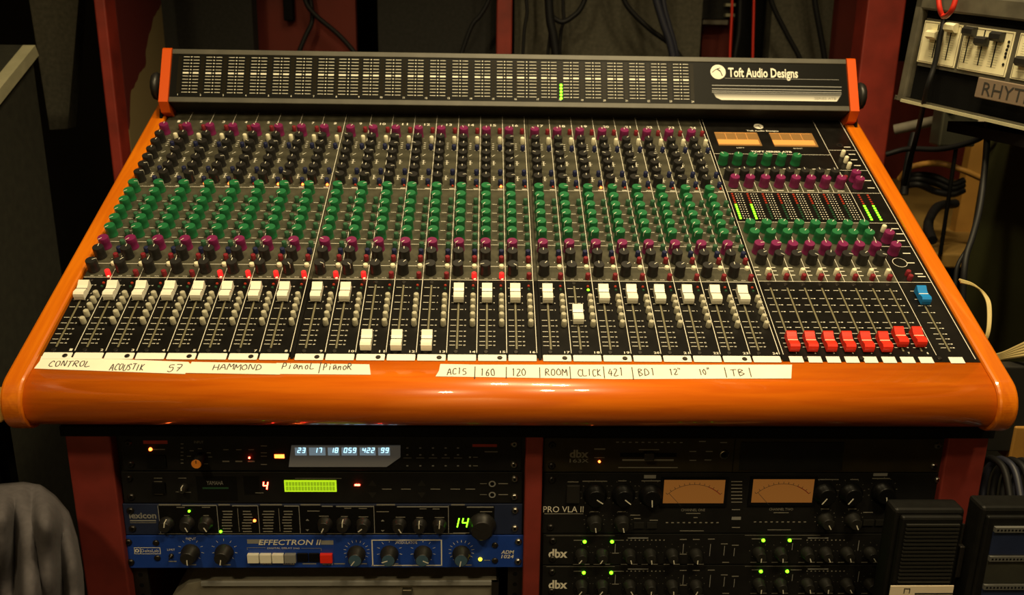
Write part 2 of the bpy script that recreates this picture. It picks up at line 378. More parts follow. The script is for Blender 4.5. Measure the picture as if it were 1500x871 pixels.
BM = dict(white=button_mesh(M['bwhite'], 0.0033, 0.010, 'white_button'), blue=button_mesh(M['bblue'], name='navy_button'), green=button_mesh(M['bgreen'], 0.0034, 0.0085, 'green_button'),
          red=button_mesh(M['bred'], 0.0033, 0.008, 'red_button'), grey=button_mesh(M['bgrey'], 0.0033, 0.0085, 'grey_button'), cream=button_mesh(M['bwhite'], 0.0034, 0.004, 'cream_button'))
LEDM = {k: MB().lathe((0,0,0), [(0.0019,0),(0.0019,0.0008),(0.0013,0.0020)], M[k], 8).mesh(k) for k in ('ledred', 'ledorange', 'ledgreen', 'ledredoff', 'ledgreenoff')}
BM['lit'] = button_mesh(M['mutelit'], 0.0033, 0.008, 'lit_button')
CAPW = cap_mesh(M['cream'], M['gap'], 'white_cap'); CAPR = cap_mesh(M['capred'], M['paper'], 'red_cap', 0.0115); CAPB = cap_mesh(M['capblue'], M['cream'], 'blue_cap', 0.0115)
SCREW = MB().lathe((0,0,0), [(0.003,0),(0.003,0.0008),(0.0022,0.0014)], M['screw'], 12).mesh('screw')

# ---- rows (measured along the strip of channel 15)
KX, BX, FX = 0.0085, 0.0287, 0.0108
BLK = [row(y) for y in (199.2, 210.4, 221.7, 232.6, 243.9, 255.4)]
GRN = [row(y) for y in (270.4, 282.7, 295.4, 308.1, 321.2, 334.5)]
G0 = row(187.2); PUR = row(352.0); LEV = row(366.0); PAN = row(385.0)
bt = lambda y, h=0.008: pan(734, y, h)[1]
SMALLG = [bt(y, 0.0085) for y in (291, 303, 316, 329, 342, 356)]
ASG = [bt(y, 0.0085) for y in (430.5, 438.8, 448, 458, 468.3)]
T_LINE = pan(720, 410.4)[1]; T_AUX = pan(720, 278.2)[1]; T_L2 = pan(720, 358.6)[1]; T_L3 = pan(720, 390.2)[1]
T_TOPN = pan(704, 183.4)[1]; T_NUM = pan(736, 515.4)[1]; T_ST0 = pan(716, 528.6)[1]; T_ST1 = pan(716, 519.6)[1]
SCALE = [pan(714, y)[1] for y in (421.7, 433.8, 443.4, 453.4, 468.6, 476.7, 485.2, 492.4, 500, 505.6)]
SNUM = ['10', '5', '0', '5', '10', '15', '20', '30', '40', '60']
T_SLOT0, T_SLOT1 = pan(714, 511)[1], pan(716, 418)[1]
ZP = 0.00025
# panel of one strip: grey upper part, black fader part
pm = MB(); G = 0.0002
pm.box(G, P-G, T_LINE, TOP, -0.003, 0, M['grey']); pm.box(G, P-G, 0.0012, T_LINE, -0.003, 0, M['black'])
STRIP = pm.mesh('channel_strip')
# shared print
pr = MB(); w = 0.0006
for t in (T_LINE, T_AUX, T_L2, T_L3): pr.quad(0.0005, P-0.0005, t-w/2, t+w/2, ZP, M['white'])
pr.quad(P-0.0009, P-0.0002, 0.012, TOP, ZP*1.2, M['white'])
for t, n in zip(SCALE, SNUM):
    pr.quad(FX-0.0085, FX-0.0020, t-0.0003, t+0.0003, ZP, M['white']); pr.quad(FX+0.0020, FX+0.0058, t-0.0003, t+0.0003, ZP, M['white'])
    pr.text(n, FX+0.0085, t, 0.0018, ZP, M['white'])
for t in GRN[1:]:
    tt = t - 0.004
    pr.quad(KX+0.0085, BX-0.005, tt-0.0003, tt+0.0003, ZP, M['white']); pr.quad(BX-0.0042, BX+0.0035, tt-0.0075, tt-0.0062, ZP, M['dim'])
for t in BLK[2:6:2] :
    for k in (-1, 0, 1): pr.quad(KX+0.0092, KX+0.0125+0.0015*(k == 0), t-0.006+k*0.0045-0.0004, t-0.006+k*0.0045+0.0004, ZP, M['white'])
    pr.quad(KX+0.0105, KX+0.0113, t-0.0115, t-0.0005, ZP, M['white'])
for i in range(4): pr.quad(KX+0.0088, KX+0.0118, BLK[0]+0.004-i*0.0052, BLK[0]+0.0049-i*0.0052, ZP, M['white'])
pr.line((KX+0.0085, BLK[1]-0.010), (KX+0.013, BLK[1]-0.005), 0.0007, ZP, M['white'])
for y in (221, 256.5, 277): 
    t = pan(734, y)[1]; pr.quad(BX-0.0035, BX+0.0035, t-0.0006, t+0.0006, ZP, M['white'])
pr.text('MUTE', BX-0.0088, T_LINE+0.0030, 0.0015, ZP, M['white']); pr.text('PAN', KX+0.001, T_LINE+0.0030, 0.0015, ZP, M['white'])
for t in (LEV-0.004, LEV-0.013): pr.disc((BX-0.0055, t), 0.0007, ZP, M['white'], 6)
for t in BLK+[G0]:
    for a in (-140, -90, 90, 140): pr.disc((KX+0.0083*math.sin(math.radians(a)), t-0.0065+0.0083*math.cos(math.radians(a))), 0.00035, ZP, M['white'], 5)
PRINT = pr.mesh('strip_print')
SLOTM = MB().box(-0.0010, 0.0010, T_SLOT0, T_SLOT1, -0.002, 0.00012, M['slot']).mesh('fader_slot')
sm = MB(); sm.prism([(0.0012+a, T_ST0+b) for a, b in ((0.0006,0),(P-0.003,0),(P-0.0024,0.0006),(P-0.0024,T_ST1-T_ST0-0.0008),(P-0.0032,T_ST1-T_ST0),(0.0008,T_ST1-T_ST0),(0,T_ST1-T_ST0-0.0008),(0,0.0006))], 2, 0, 0.0005, M['strip'])
NAMEST = sm.mesh('name_strip')
lit_mute = {1, 5, 6, 7, 8, 9, 10, 14, 15}; lit_eq = {3, 4, 6, 7, 8, 15, 19}
tcap = lambda y: pan(714, y, 0.0088)[1]
T_HI, T_LO, T_18 = tcap(426.6), tcap(496.5), tcap(457)
def rz(a): return (0, 0, -math.radians(a))
for c in range(24):
    n = c+1; x = chx(c); cs = put('channel_strip', STRIP, con, (x, 0, 0))
    put('panel_print', PRINT, cs)
    nb = MB().text(str(n), P*0.56, T_TOPN, 0.0062, ZP, M['white'], 0.0088 if n > 9 else 0.004); nb.build('channel_number', cs); nb = MB().text(str(n), P-0.0052, T_NUM, 0.0034, ZP, M['white'], 0.0062 if n > 9 else 0.0032)
    nb.build('channel_number', cs)
    rr = random.Random(n)
    put('gain_knob', KM['kpurple'], cs, (KX, G0, 0), rz(rr.choice([-20, 0, 10, 30, -40])))
    for t in BLK: put('equalizer_knob', KM['kblack'], cs, (KX, t, 0), rz(rr.choice([0, 0, 0, 0, 10, -60, 40, 80])))
    for k, t in enumerate(GRN): put('aux_knob', KM['kgreen'], cs, (KX, t, 0), rz(rr.choice([80, 60, 90]) if k == 0 else rr.choice([-140, -135, -145, -130])))
    put('aux_knob', KM['kpurple'], cs, (KX, PUR, 0), rz(-140 if n != 9 else -60))
    put('level_knob', KM['kblack'], cs, (KX, LEV, 0), rz(rr.choice([0, 0, 5, -5, 0])))
    put('pan_knob', KM['kblack'], cs, (KX, PAN, 0), rz({11: 15, 13: -120, 15: -105, 16: 130, 1: 60, 9: 120, 10: 140, 8: 145}.get(n, rr.choice([0, 0, 35, 50, 0]))))
    put('gain_button', BM['red'], cs, (BX, bt(188.5), 0)); put('line_button', BM['white'], cs, (BX, bt(201, .010), 0)); put('phase_button', BM['blue'], cs, (BX, bt(213), 0))
    put('equalizer_button', BM['blue'], cs, (BX, bt(249), 0)); put('equalizer_button', BM['blue'], cs, (BX, bt(263.5), 0))
    put('indicator_light', LEDM['ledorange' if n in lit_eq else 'ledredoff'], cs, (BX+0.001, pan(734, 273.6)[1], 0))
    for t in SMALLG: put('aux_button', BM['green'], cs, (BX, t, 0))
    put('bus_button', BM['blue'], cs, (BX, bt(366), 0)); put('solo_button', BM['red'], cs, (BX, bt(375.5), 0)); put('cut_button', BM['cream'], cs, (BX, bt(388, .004), 0)); put('mute_button', BM['lit' if n in lit_mute else 'red'], cs, (BX, bt(399.5), 0))
    put('mute_light', LEDM['ledred' if n in lit_mute else 'ledredoff'], cs, (BX+0.0005, pan(734, 408.0)[1], 0))
    put('signal_light', LEDM['ledredoff'], cs, (BX-0.001, pan(734, 418.5)[1], -0.0008)); put('signal_light', LEDM['ledgreen' if n == 18 else 'ledgreenoff'], cs, (BX-0.001, pan(734, 423.5)[1], -0.0008))
    for t in ASG: put('assign_button', BM['grey'], cs, (BX-0.0007, t, 0))
    put('fader_slot', SLOTM, cs, (FX, 0, 0)); put('name_strip', NAMEST, cs)
    put('fader_cap', CAPW, cs, (FX, T_LO if n in (11, 12, 13) else T_18 if n == 18 else T_HI, 0))
    put('screw', SCREW, cs, (FX-0.001, T_NUM, -0.0006)); put('screw', SCREW, cs, (FX, T_LINE-0.005, -0.0006))
    if n % 2 == 1 and n != 9 or n == 9: put('screw', SCREW, cs, (P-0.0085, (T_ST0+T_ST1)/2, 0))

# ---- master section
X0 = chx(24) if False else -HW+0.002+2*0.277+8*P
ms = MB(); a0 = X0+0.0045; SP = 0.0218; XD = pan(1372, 521)[0]
T_M1 = pan(1160, 281.8)[1]; T_M2 = pan(1160, 325.5)[1]; T_MF = pan(1230, 412.6)[1]; T_VU = pan(1130, 226)[1]
ms.box(X0+0.0006, HW-0.0002, 0.0012, TOP, -0.003, 0, M['black'])
ms = ms.build('master_section', con)
gp = MB(); gp.box(a0, XD, T_MF, T_M2, 0, 0.00012, M['grey']); gp.box(a0, XD, T_M1, pan(1130, 247)[1], 0, 0.00012, M['grey']); gp.build('group_panel', ms)
mp = MB()
def hl(px0, px1, py, wd=0.0006): a = pan(px0, py); b = pan(px1, py); mp.line(a, (b[0], a[1]), wd, ZP, M['white'])
def pl(p, q, wd=0.0006): mp.line(pan(*p), pan(*q), wd, ZP, M['white'])
XR = HW-0.004
mp.quad(XR-0.0004, XR+0.0004, 0.006, TOP, ZP, M['white']); mp.quad(XD-0.0003, XD+0.0003, 0.012, TOP, ZP, M['white']); mp.quad(a0-0.001, a0-0.0004, 0.012, TOP, ZP, M['white'])
for t, x1 in ((T_VU, XD), (T_M1, XR), (T_M2, XR), (T_MF, XR)): mp.quad(a0, x1, t-w/2, t+w/2, ZP, M['white'])
for y in (220.4, 249.6, 360.5): t = pan(1250, y)[1]; mp.quad(XD, XR, t-w/2, t+w/2, ZP, M['white'])
SX = [a0+SP*(i+0.5) for i in range(8)]
for i in range(1, 8):
    x = a0+SP*i
    for ya, yb in ((281.8, 262), (412.6, 345)): mp.quad(x-0.0003, x+0.0003, pan(1160, ya)[1], pan(1160, yb)[1], ZP*1.2, M['white'])
c = pan(1318, 384.4); mp.ring(c, 0.0088, 0.0094, ZP, M['white'])
mp.text('Toft Audio Designs', *pan(1117, 192), 0.0045, ZP, M['white'], 0.050); 
lc = pan(1111, 185.2); mp.disc(lc, 0.0075, ZP, M['white'], 20)
mp.line((lc[0]-0.005, lc[1]+0.0005), (lc[0]+0.003, lc[1]+0.0035), 0.0012, ZP*1.6, M['ink']); mp.line((lc[0]-0.0005, lc[1]+0.002), (lc[0]+0.003, lc[1]-0.005), 0.0012, ZP*1.6, M['ink'])
mp.text('LEFT', *pan(1085, 216.5), 0.0024, ZP, M['white'], 0.012); mp.text('RIGHT', *pan(1169, 217.5), 0.0024, ZP, M['white'], 0.014)
mp.text('TOFT SERIES ATB', *pan(1130, 222.3), 0.0045, ZP, M['white'], 0.062)
for i in range(8):
    t = pan(1160, 279.3)[1]; mp.quad(SX[i]-0.005, SX[i]+0.005, t-0.0006, t+0.0006, ZP*1.5, M['white'])
    for y in (392, 397, 403): t = pan(1160, y)[1]; mp.quad(SX[i]-0.0105, SX[i]-0.005, t-0.0006, t+0.0006, ZP*1.5, M['white'])
    t = pan(1160, 247.5)[1]; mp.quad(SX[i]-0.004, SX[i]+0.004, t-0.0006, t+0.0006, ZP*1.5, M['white'])
    t = pan(1160, 329.5)[1]; mp.quad(SX[i]+0.0055, SX[i]+0.0115, t-0.0006, t+0.0006, ZP*1.5, M['white'])
    mp.text(str(i+1), SX[i]+0.004, pan(1230, 516.5)[1], 0.003, ZP, M['white'])
for px, py in ((1241, 215.5), (1248, 226), (1251, 234), (1256, 242.5), (1271, 264.5), (1276, 275.3), (1311, 335), (1318, 342.5), (1320, 352.5), (1328, 371), (1334, 385), (1346, 401), (1350, 405)):
    q = pan(px, py); mp.quad(q[0]-0.005, q[0]+0.005, q[1]-0.0008, q[1]+0.0008, ZP, M['white'])
# fader scales
mfx = [pan(px, 497.3, 0.0088)[0] for px in (1161.5, 1188, 1215.5, 1242.5, 1269.5, 1296)] 
dx = (mfx[5]-mfx[0])/5; mfx += [mfx[5]+dx, mfx[5]+2*dx]; MFX = pan(1353, 430, 0.0088)[0]
for x in mfx+[MFX]:
    for t in SCALE:
        mp.quad(x-0.0085, x-0.0022, t-0.0003, t+0.0003, ZP, M['white']); mp.quad(x+0.0022, x+0.0048, t-0.0003, t+0.0003, ZP, M['white']); mp.quad(x+0.0056, x+0.0078, t-0.0006, t+0.0006, ZP, M['white'])
# led ladder numbers
LT0, LT1 = pan(1160, 283.5)[1], pan(1160, 322)[1]
for i in range(8):
    for k in range(12):
        t = LT0+(LT1-LT0)*(k+0.5)/12
        for ox, wd in ((0.0005, 0.0018), (0.0042, 0.0012), (0.0080, 0.0018)): mp.quad(SX[i]+ox-wd/2-0.001, SX[i]+ox+wd/2-0.001, t-0.0007, t+0.0007, ZP*1.5, M['white' if k != 5 else 'white'])
mp.build('panel_print', ms)
def ladder(x, lit, nm='level_ladder'):
    for lo, hi, mt, tagn in ((0, 5, 'ledredoff', 'r'), (5, 12, 'ledgreen' if lit else 'ledgreenoff', 'g')):
        lb = MB()
        for k in range(lo, hi):
            t = LT0+(LT1-LT0)*(k+0.5)/12; lb.box(x-0.0014, x+0.0014, t-0.0014, t+0.0014, 0, 0.0007, M[mt])
        lb.build('level_lights', ms)['kind'] = 'stuff'
for i in range(8): ladder(SX[i]-0.0055, i < 2)
for px in (1255.5, 1268.5): ladder(pan(px, 282)[0], True)
# meters
for quadp in (((1046.5,193.7),(1108.4,194.8),(1116.4,214),(1052.4,212.9)), ((1127.6,195.1),(1189.2,195.6),(1198,214.8),(1134,215.1))):
    q = [pan(*p) for p in quadp]; x0, x1 = (q[0][0]+q[3][0])/2, (q[1][0]+q[2][0])/2; y0, y1 = (q[2][1]+q[3][1])/2, (q[0][1]+q[1][1])/2
    mm = MB().box(x0, x1, y0, y1, 0, 0.0008, M['vuframe']).build('vu_meter', ms)
mw = [(pan(1049, 213)[0], pan(1113, 213)[0]), (pan(1131, 214)[0], pan(1194, 214)[0])]
for o, (xa, xb) in zip([o for o in ms.children if o.name.startswith('vu_meter')], mw): pass
VUS = [o for o in ms.children if o.name.startswith('vu_meter')]
# rows of master knobs
for i, px in enumerate((1061.2, 1082.3, 1103.6, 1125.5, 1146.8, 1168.9)): put('aux_master_knob', KM['kgreen'], ms, (pan(px, 225.9+i*0.5, KH)[0], pan(1115, 226, KH)[1], 0), rz(-30+40*(i % 3)))
tB, tP, tG1, tG2, tP2, tB2 = row(248, KH, 1140), row(258.6, KH, 1150), row(324.5, KH, 1190), row(338, KH, 1190), row(355.6, KH, 1190), row(370, KH, 1190)
for i in range(8):
    x = SX[i]; put('send_knob', KM['kblack'], ms, (x-0.0035, tB, 0), rz(0)); put('send_knob', KM['kpurple'], ms, (x+0.0005, tP, 0), rz(20))
    put('monitor_knob', KM['kgreen'], ms, (x-0.001, tG1, 0), rz(20*(i % 3))); put('monitor_knob', KM['kgreen'], ms, (x, tG2, 0), rz(40)); put('monitor_knob', KM['kpurple'], ms, (x+0.0005, tP2, 0), rz(80 if i < 2 else 0))
    put('monitor_knob', KM['kblack'], ms, (x, tB2, 0), rz((60, 130, 70, 130, 20, 110, 50, 110)[i]))
    put('group_button', BM['white'], ms, (x+0.003, pan(1200, 393.5, .010)[1], 0)); put('group_button', BM['red'], ms, (x+0.003, pan(1200, 401.6, .008)[1], 0))
    put('fader_slot', SLOTM, ms, (mfx[i], 0, 0)); put('fader_cap', CAPR, ms, (mfx[i], pan(1160, 497.5 if i < 6 else 490, .0088)[1], 0))
    x0 = pan(1156+27.1*i, 525)[0]; st = MB().box(x0, x0+0.0155, T_ST0, T_ST1, 0, 0.0005, M['strip']); st.build('name_strip', ms)
    put('screw', SCREW, ms, (mfx[i]-0.0005, T_MF-0.0055, -0.0006))
x0 = pan(1390, 526)[0]; MB().box(x0, x0+0.0165, T_ST0, T_ST1, 0, 0.0005, M['strip']).build('name_strip', ms)
for px in (1180, 1262, 1376): q = pan(px, 525); put('screw', SCREW, ms, (q[0], q[1], 0))
put('fader_slot', SLOTM, ms, (MFX, 0, 0)); put('fader_cap', CAPB, ms, (MFX, pan(1353, 430, .0088)[1], 0))
for px, py in ((1254.8,250.8), (1260.4,260.4), (1303.6,339), (1313.3,356.8)): q = pan(px, py, KH); put('monitor_level_knob', KM['kpurple'], ms, (q[0], q[1], 0), rz(40))
for px, py, k in ((1236,221,'white'), (1240.7,230,'white'), (1245,238.8,'white'), (1295.8,330.7,'white'), (1239.6,256.4,'red'), (1332,395,'red'), (1335.3,401.6,'red')): q = pan(px, py, .009); put('monitor_button', BM[k], ms, (q[0], q[1], 0))
q = pan(1230, 213); MB().ring(q, 0.003, 0.0052, 0.0006, M['screw']).disc(q, 0.003, 0.0003, M['gap']).build('headphone_jack', ms)

# ---- meter bridge
BA = math.atan2(0.077, 0.040) - SLOPE
bp = ST @ Vector((0, 0.4535, 0.2465))
BN = Vector((0, -math.sin(BA+SLOPE), math.cos(BA+SLOPE))); BT = Vector((0, math.cos(BA+SLOPE), math.sin(BA+SLOPE))); BO = Vector((0, 0.4535, 0.2465+Z0))
def bri(px, py): p = on_plane(px, py, BO, BN); return p.x, (p-BO).dot(BT)
bl = bri(236, 110)[0]; br = bri(1255, 125)[0]
v0 = bri(745, 156)[1]; v1 = bri(745, 79)[1]
BX0, BX1 = bl+0.014, br-0.014
bb = MB(); bb.box(BX0, BX1, v0, v1, -0.085, -0.0015, M['gap'])
br_o = bb.build('meter_bridge', con, bp, (BA, 0, 0))
MB().box(BX0, BX1, v0, v0+0.0085, -0.08, 0.0005, M['rim'], 0.001).build('lower_rail', br_o)
MB().box(BX0, BX1, v1-0.0085, v1, -0.08, 0.0005, M['rim'], 0.001).build('upper_rail', br_o)
MB().box(BX0, BX1, v0+0.0085, v1-0.0085, -0.004, -0.0008, M['bridge']).build('meter_window', br_o)
for xa, xb in ((bl, bl+0.0138), (br-0.0138, br)):
    MB().prism([(v0-0.001, 0.003), (v1-0.002, 0.003), (v1+0.001, 0.0005), (v1+0.001, -0.088), (v0-0.012, -0.088), (v0-0.012, -0.012)], 0, xa, xb, M['orange']).build('end_cap', br_o)
for sgn, xc in ((-1, bl), (1, br)):
    kb = MB().lathe((0,0,0), [(0.006,0),(0.006,0.006),(0.020,0.008),(0.022,0.012),(0.020,0.018),(0.012,0.021)], M['kblack'], 12)
    kb.build('clamp_knob', br_o, (xc, (v0+v1)/2-0.008, -0.024), (0, sgn*math.pi/2, 0))
    MB().prism([(v0-0.055, -0.090), (v0-0.005, -0.090), (v0+0.02, -0.06), (v0-0.005, -0.015), (v0-0.03, -0.02)], 0, xc-0.004 if sgn < 0 else xc, xc if sgn < 0 else xc+0.004, M['gap']).build('support_arm', br_o)
zf = -0.0006
bm_ = MB(); nx = [bri(260+(1014-260)*i/23.0, 150)[0] for i in range(24)]
bx_first, bx_last = bri(260, 137.5)[0], bri(1015, 149)[0]
def bcol(i): return bx_first+(bx_last-bx_first)*i/23.0
vA = v1-0.0125; vB = v0+0.0165; pitch = (bx_last-bx_first)/23
for i in range(23):
    c = bcol(i)+pitch*0.5; extra = 1.25 if i in (7, 15) else 1.0
    for k in range(12):
        v = vA+(vB-vA)*k/11.0; hh = 0.0013 if k == 5 else 0.00033
        bm_.quad(c-0.0118*extra, c-0.0030*extra, v-hh, v+hh, zf, M['white']); bm_.quad(c+0.0032*extra, c+0.0120*extra, v-hh, v+hh, zf, M['white'])
        bm_.quad(c-0.0010, c+0.0010, v-0.0007, v+0.0007, zf, M['white'])
for i in range(24): bm_.text(str(i+1), bcol(i), v0+0.0125, 0.0030, zf, M['white'])
bm_.build('meter_scale', br_o)
LWM = MB().quad(-0.0028, 0.0028, vB-0.001, vA+0.001, zf-0.0001, M['led_win']).mesh('light_window')
for i in range(24): put('light_window', LWM, br_o, (bcol(i), 0, 0))
lg = MB(); xg = bri(822, 134)[0]
for k in range(5): 
    v = bri(822, 124.5+k*4.8)[1]; lg.lathe((xg, v, zf), [(0.0024, 0), (0.0022, 0.0006), (0.0012, 0.0012)], M['ledgreen'], 8)
lg.build('level_lights', br_o)['kind'] = 'stuff'
lo = MB(); c = bri(1052, 105); lo.disc(c, 0.0120, zf, M['white'], 28)
# bent hammer-like mark inside the disc
def arcs(pts, wds, mat, z):
    for a, b, wd in zip(pts[:-1], pts[1:], wds): lo.line(a, b, wd, z, mat)
arcs([(c[0]-0.0095, c[1]-0.001), (c[0]-0.004, c[1]+0.0035), (c[0]+0.0005, c[1]+0.0055), (c[0]+0.0035, c[1]+0.0063)], (0.0010, 0.0014, 0.0012), M['ink'], zf+0.0002)
arcs([(c[0]-0.001, c[1]+0.0045), (c[0]+0.0035, c[1]+0.001), (c[0]+0.0065, c[1]-0.0065)], (0.0020, 0.0014), M['ink'], zf+0.0002)
a = bri(1067, 107); b = bri(1169, 108.5)
lo.text('Toft Audio Designs', (a[0]+b[0])/2, (a[1]+b[1])/2-0.0008, 0.0205, zf, M['white'], b[0]-a[0])
a = bri(1062, 114.2); b = bri(1229, 117)
lo.quad(a[0], b[0], a[1]-0.0003, a[1]+0.0003, zf+0.0001, M['silver'])
for py, hh in ((124.5, 0.0006), (129.5, 0.0007), (132.8, 0.0006), (135, 0.0004)):
    a = bri(1043, py); b = bri(1233, py+3); lo.quad(a[0], b[0], a[1]-hh, a[1]+hh, zf, M['silver'])
a = bri(1209, 144); lo.text('SERIES ATB', a[0], a[1], 0.0042, zf+0.0004, M['dim'], 0.034)
lo.build('maker_logo', br_o)
L = [bri(*p) for p in ((1057, 146), (1226, 149.5), (1233, 138.5), (1045, 135.5), (1050, 142))]
MB().poly([(L[0][0], L[0][1], zf), (L[1][0], L[0][1], zf), (L[2][0], L[3][1], zf), (L[3][0], L[3][1], zf), (L[4][0]-0.001, (L[0][1]*2+L[3][1])/3, zf)], M['logo_fade']).build('logo_stripe', br_o)

# meters inside: scale glass, lit lower band
for o, (qa, qb) in zip(VUS, (((1052, 205), (1113, 212.8)), ((1134, 206), (1195, 214)))):
    a = pan(*qa); b = pan(*qb); x0, x1 = (pan(1052.4, 212.9)[0], pan(1116.4, 214)[0]) if o is VUS[0] else (pan(1134, 215)[0], pan(1198, 214.8)[0])
    MB().box(x0+0.001, x1-0.003, b[1]+0.001, a[1], 0.0008, 0.0014, M['vu']).build('lit_scale', o)
    g = MB(); t1 = pan(1100, 195.2)[1]
    for k in range(1, 4): xx = x0+(x1-x0-0.002)*k/4; g.quad(xx-0.0003, xx+0.0003, a[1], t1-0.001, 0.0011, M['vu'])
    g.quad(x0+0.0005, x1-0.0025, t1-0.0016, t1-0.0008, 0.0011, M['vu']); g.build('meter_glass_edge', o)

# ================================================================== masking tape with handwriting
GL = {  # pen strokes on a 4 x 6 grid
 'C': [[(4,5),(2.5,6),(0.6,4.6),(0.3,2),(1.6,0.2),(4,0.8)]], 'O': [[(2,6),(0.3,4),(0.6,1),(2.2,0),(3.8,2),(3.4,5),(2,6)]], 'N': [[(0,0),(0.4,6),(3.4,0.2),(4,6)]],
 'T': [[(0,5.8),(4.4,6.2)],[(2.2,6),(1.9,0)]], 'R': [[(0.3,0),(0.6,6),(3.2,5.6),(3,3.4),(0.6,3),(4,0)]], 'L': [[(0.5,6),(0.3,0.2),(4.2,0.5)]],
 'A': [[(0,0),(2,6),(4,0)],[(0.8,2.2),(3.4,2.4)]], 'U': [[(0.2,6),(0.4,1),(2,0),(3.6,1.2),(3.9,6)]], 'S': [[(3.8,5.4),(2,6),(0.6,4.6),(3.6,2),(2.4,0.2),(0.2,0.6)]],
 'I': [[(2,6),(1.8,0)]], 'K': [[(0.4,6),(0.3,0)],[(3.8,6),(0.5,2.6),(4,0)]], '5': [[(3.8,6),(1,6),(0.7,3.6),(3,3.8),(3.6,1.6),(1.6,0),(0.2,0.8)]], '7': [[(0.2,6),(4,6),(1.4,0)],[(1,3),(3.4,3.2)]],
 'H': [[(0.3,6),(0.2,0)],[(3.8,6),(3.7,0)],[(0.2,3),(3.8,3.2)]], 'M': [[(0,0),(0.6,6),(2.2,2.4),(3.8,6),(4.4,0)]], 'D': [[(0.4,0),(0.6,6),(3.4,4.6),(3.6,1.6),(0.4,0)]],
 'P': [[(0.4,0),(0.8,6),(3.4,5.4),(3,3.2),(0.6,3)]], 'i': [[(2,4),(1.9,0)],[(2,5.4),(2.2,5.6)]], 'a': [[(3.4,3.8),(1.2,4),(0.4,1.4),(1.6,0.1),(3.3,3.4),(3.8,0)]], 'n': [[(0.4,0),(0.6,4),(0.6,2.6),(2.6,4),(3.6,0)]],
 'o': [[(2,4),(0.6,2.6),(1.2,0.2),(3,0.4),(3.4,3),(2,4)]], '/': [[(3,7),(1,-1)]], '|': [[(2.2,7.2),(1.8,-1)]], '1': [[(1.6,5.4),(2.2,6),(2,0)]], '6': [[(3.2,6),(0.6,3),(0.8,0.4),(3,0.3),(3.2,2.6),(0.8,2.4)]],
 '0': [[(2,6),(0.4,3.6),(1,0.3),(3,0.2),(3.7,3.4),(2,6)]], '2': [[(0.4,5),(2,6),(3.6,4.6),(0.3,0),(4.2,0.4)]], 'B': [[(0.5,0),(0.6,6),(3.2,5),(0.7,3.2),(3.8,1.8),(0.5,0)]], '4': [[(2.8,6),(0.2,2.2),(4.2,2.6)],[(3,4.4),(2.6,0)]],
 '"': [[(1.2,7),(1,5)],[(2.8,7),(2.6,5)]], 'E': [[(3.8,6),(0.5,5.8),(0.4,0),(4,0.3)],[(0.4,3),(3,3.2)]]}
def scrawl(mb, s, px0, px1, py, h, z):
    a = pan(px0, py); b = pan(px1, py); y0 = a[1]-h/2; adv = (b[0]-a[0])/len(s); rr = random.Random(s)
    for i, ch in enumerate(s):
        for st in GL.get(ch, []):
            pts = [(a[0]+adv*(i+0.08)+p[0]/4.2*adv*0.80+rr.uniform(-1, 1)*0.0004, y0+p[1]/6*h+rr.uniform(-1, 1)*0.0005+(i % 3-1)*0.0005) for p in st]
            pts = [tuple(p) for p in smooth_pts([(u, v, 0) for u, v in pts], 3)] if len(pts) > 2 else [(*p, 0) for p in pts]
            for p, q in zip(pts[:-1], pts[1:]): mb.line(p, q, 0.00115, z, M['ink'])
ZT = 0.0
def tape(corners, texts, lab, z):
    cs = [pan(*p) for p in corners]; cx = sum(p[0] for p in cs)/len(cs); cy = sum(p[1] for p in cs)/len(cs)
    o = MB().prism(cs, 2, -0.0004, z, M['tape']).build('masking_tape', None, O, (SLOPE, 0, 0))
    tag(o, lab, 'tape', 'strips of masking tape on the armrest')
    for t in texts:
        mb = MB(); scrawl(mb, *t, z+0.0001); mb.build('handwriting', o)
    return o
tape([(61, 521.5), (276, 530), (279, 533), (271, 547.5), (50, 539.5), (58, 529)], [('CONTROL', 72, 134, 532.5, 0.0085), ('ACOUSTIK', 162, 212, 537.5, 0.0095), ('57', 246, 267, 539, 0.0105)], 'strip of tape reading CONTROL, ACOUSTIK and 57 at the left end of the armrest', 0.0002)
tape([(281, 530), (410, 532.5), (410, 548.5), (272, 546)], [('HAMMOND', 312, 385, 537.5, 0.0085)], 'strip of tape reading HAMMOND on the armrest, between two other strips', 0.0004)
tape([(405, 531.5), (541, 533.5), (543, 548.5), (405, 547.5)], [('PianoL', 413, 462, 536, 0.0095), ('|', 466, 472, 538, 0.013), ('PianoR', 473, 516, 537, 0.0095)], 'strip of tape reading Piano L and Piano R on the armrest', 0.0002)
tape([(645, 533), (700, 534), (1160, 534), (1159, 554), (900, 555), (638, 551), (643, 543)], [('AC15', 655, 684, 544, 0.0095), ('|', 693, 699, 545, 0.014), ('160', 703, 726, 545, 0.0105), ('|', 739, 745, 545, 0.013), ('120', 749, 771, 545, 0.0105), ('|', 788, 794, 545, 0.012),
    ('ROOM', 798, 831, 545, 0.010), ('|', 833, 838, 545, 0.014), ('CLICK', 846, 881, 545.5, 0.0105), ('|', 882, 888, 545, 0.014), ('421', 890, 914, 545, 0.0115), ('|', 924, 930, 546, 0.014), ('BD1', 934, 961, 545, 0.011), ('12"', 980, 999, 544.5, 0.009), ('10"', 1023, 1041, 544.5, 0.009), ('|', 1060, 1066, 545, 0.012), ('TB', 1069, 1092, 545.5, 0.010), ('|', 1096, 1102, 545, 0.011)],
    'long strip of tape with many handwritten track names on the right half of the armrest', 0.0002)

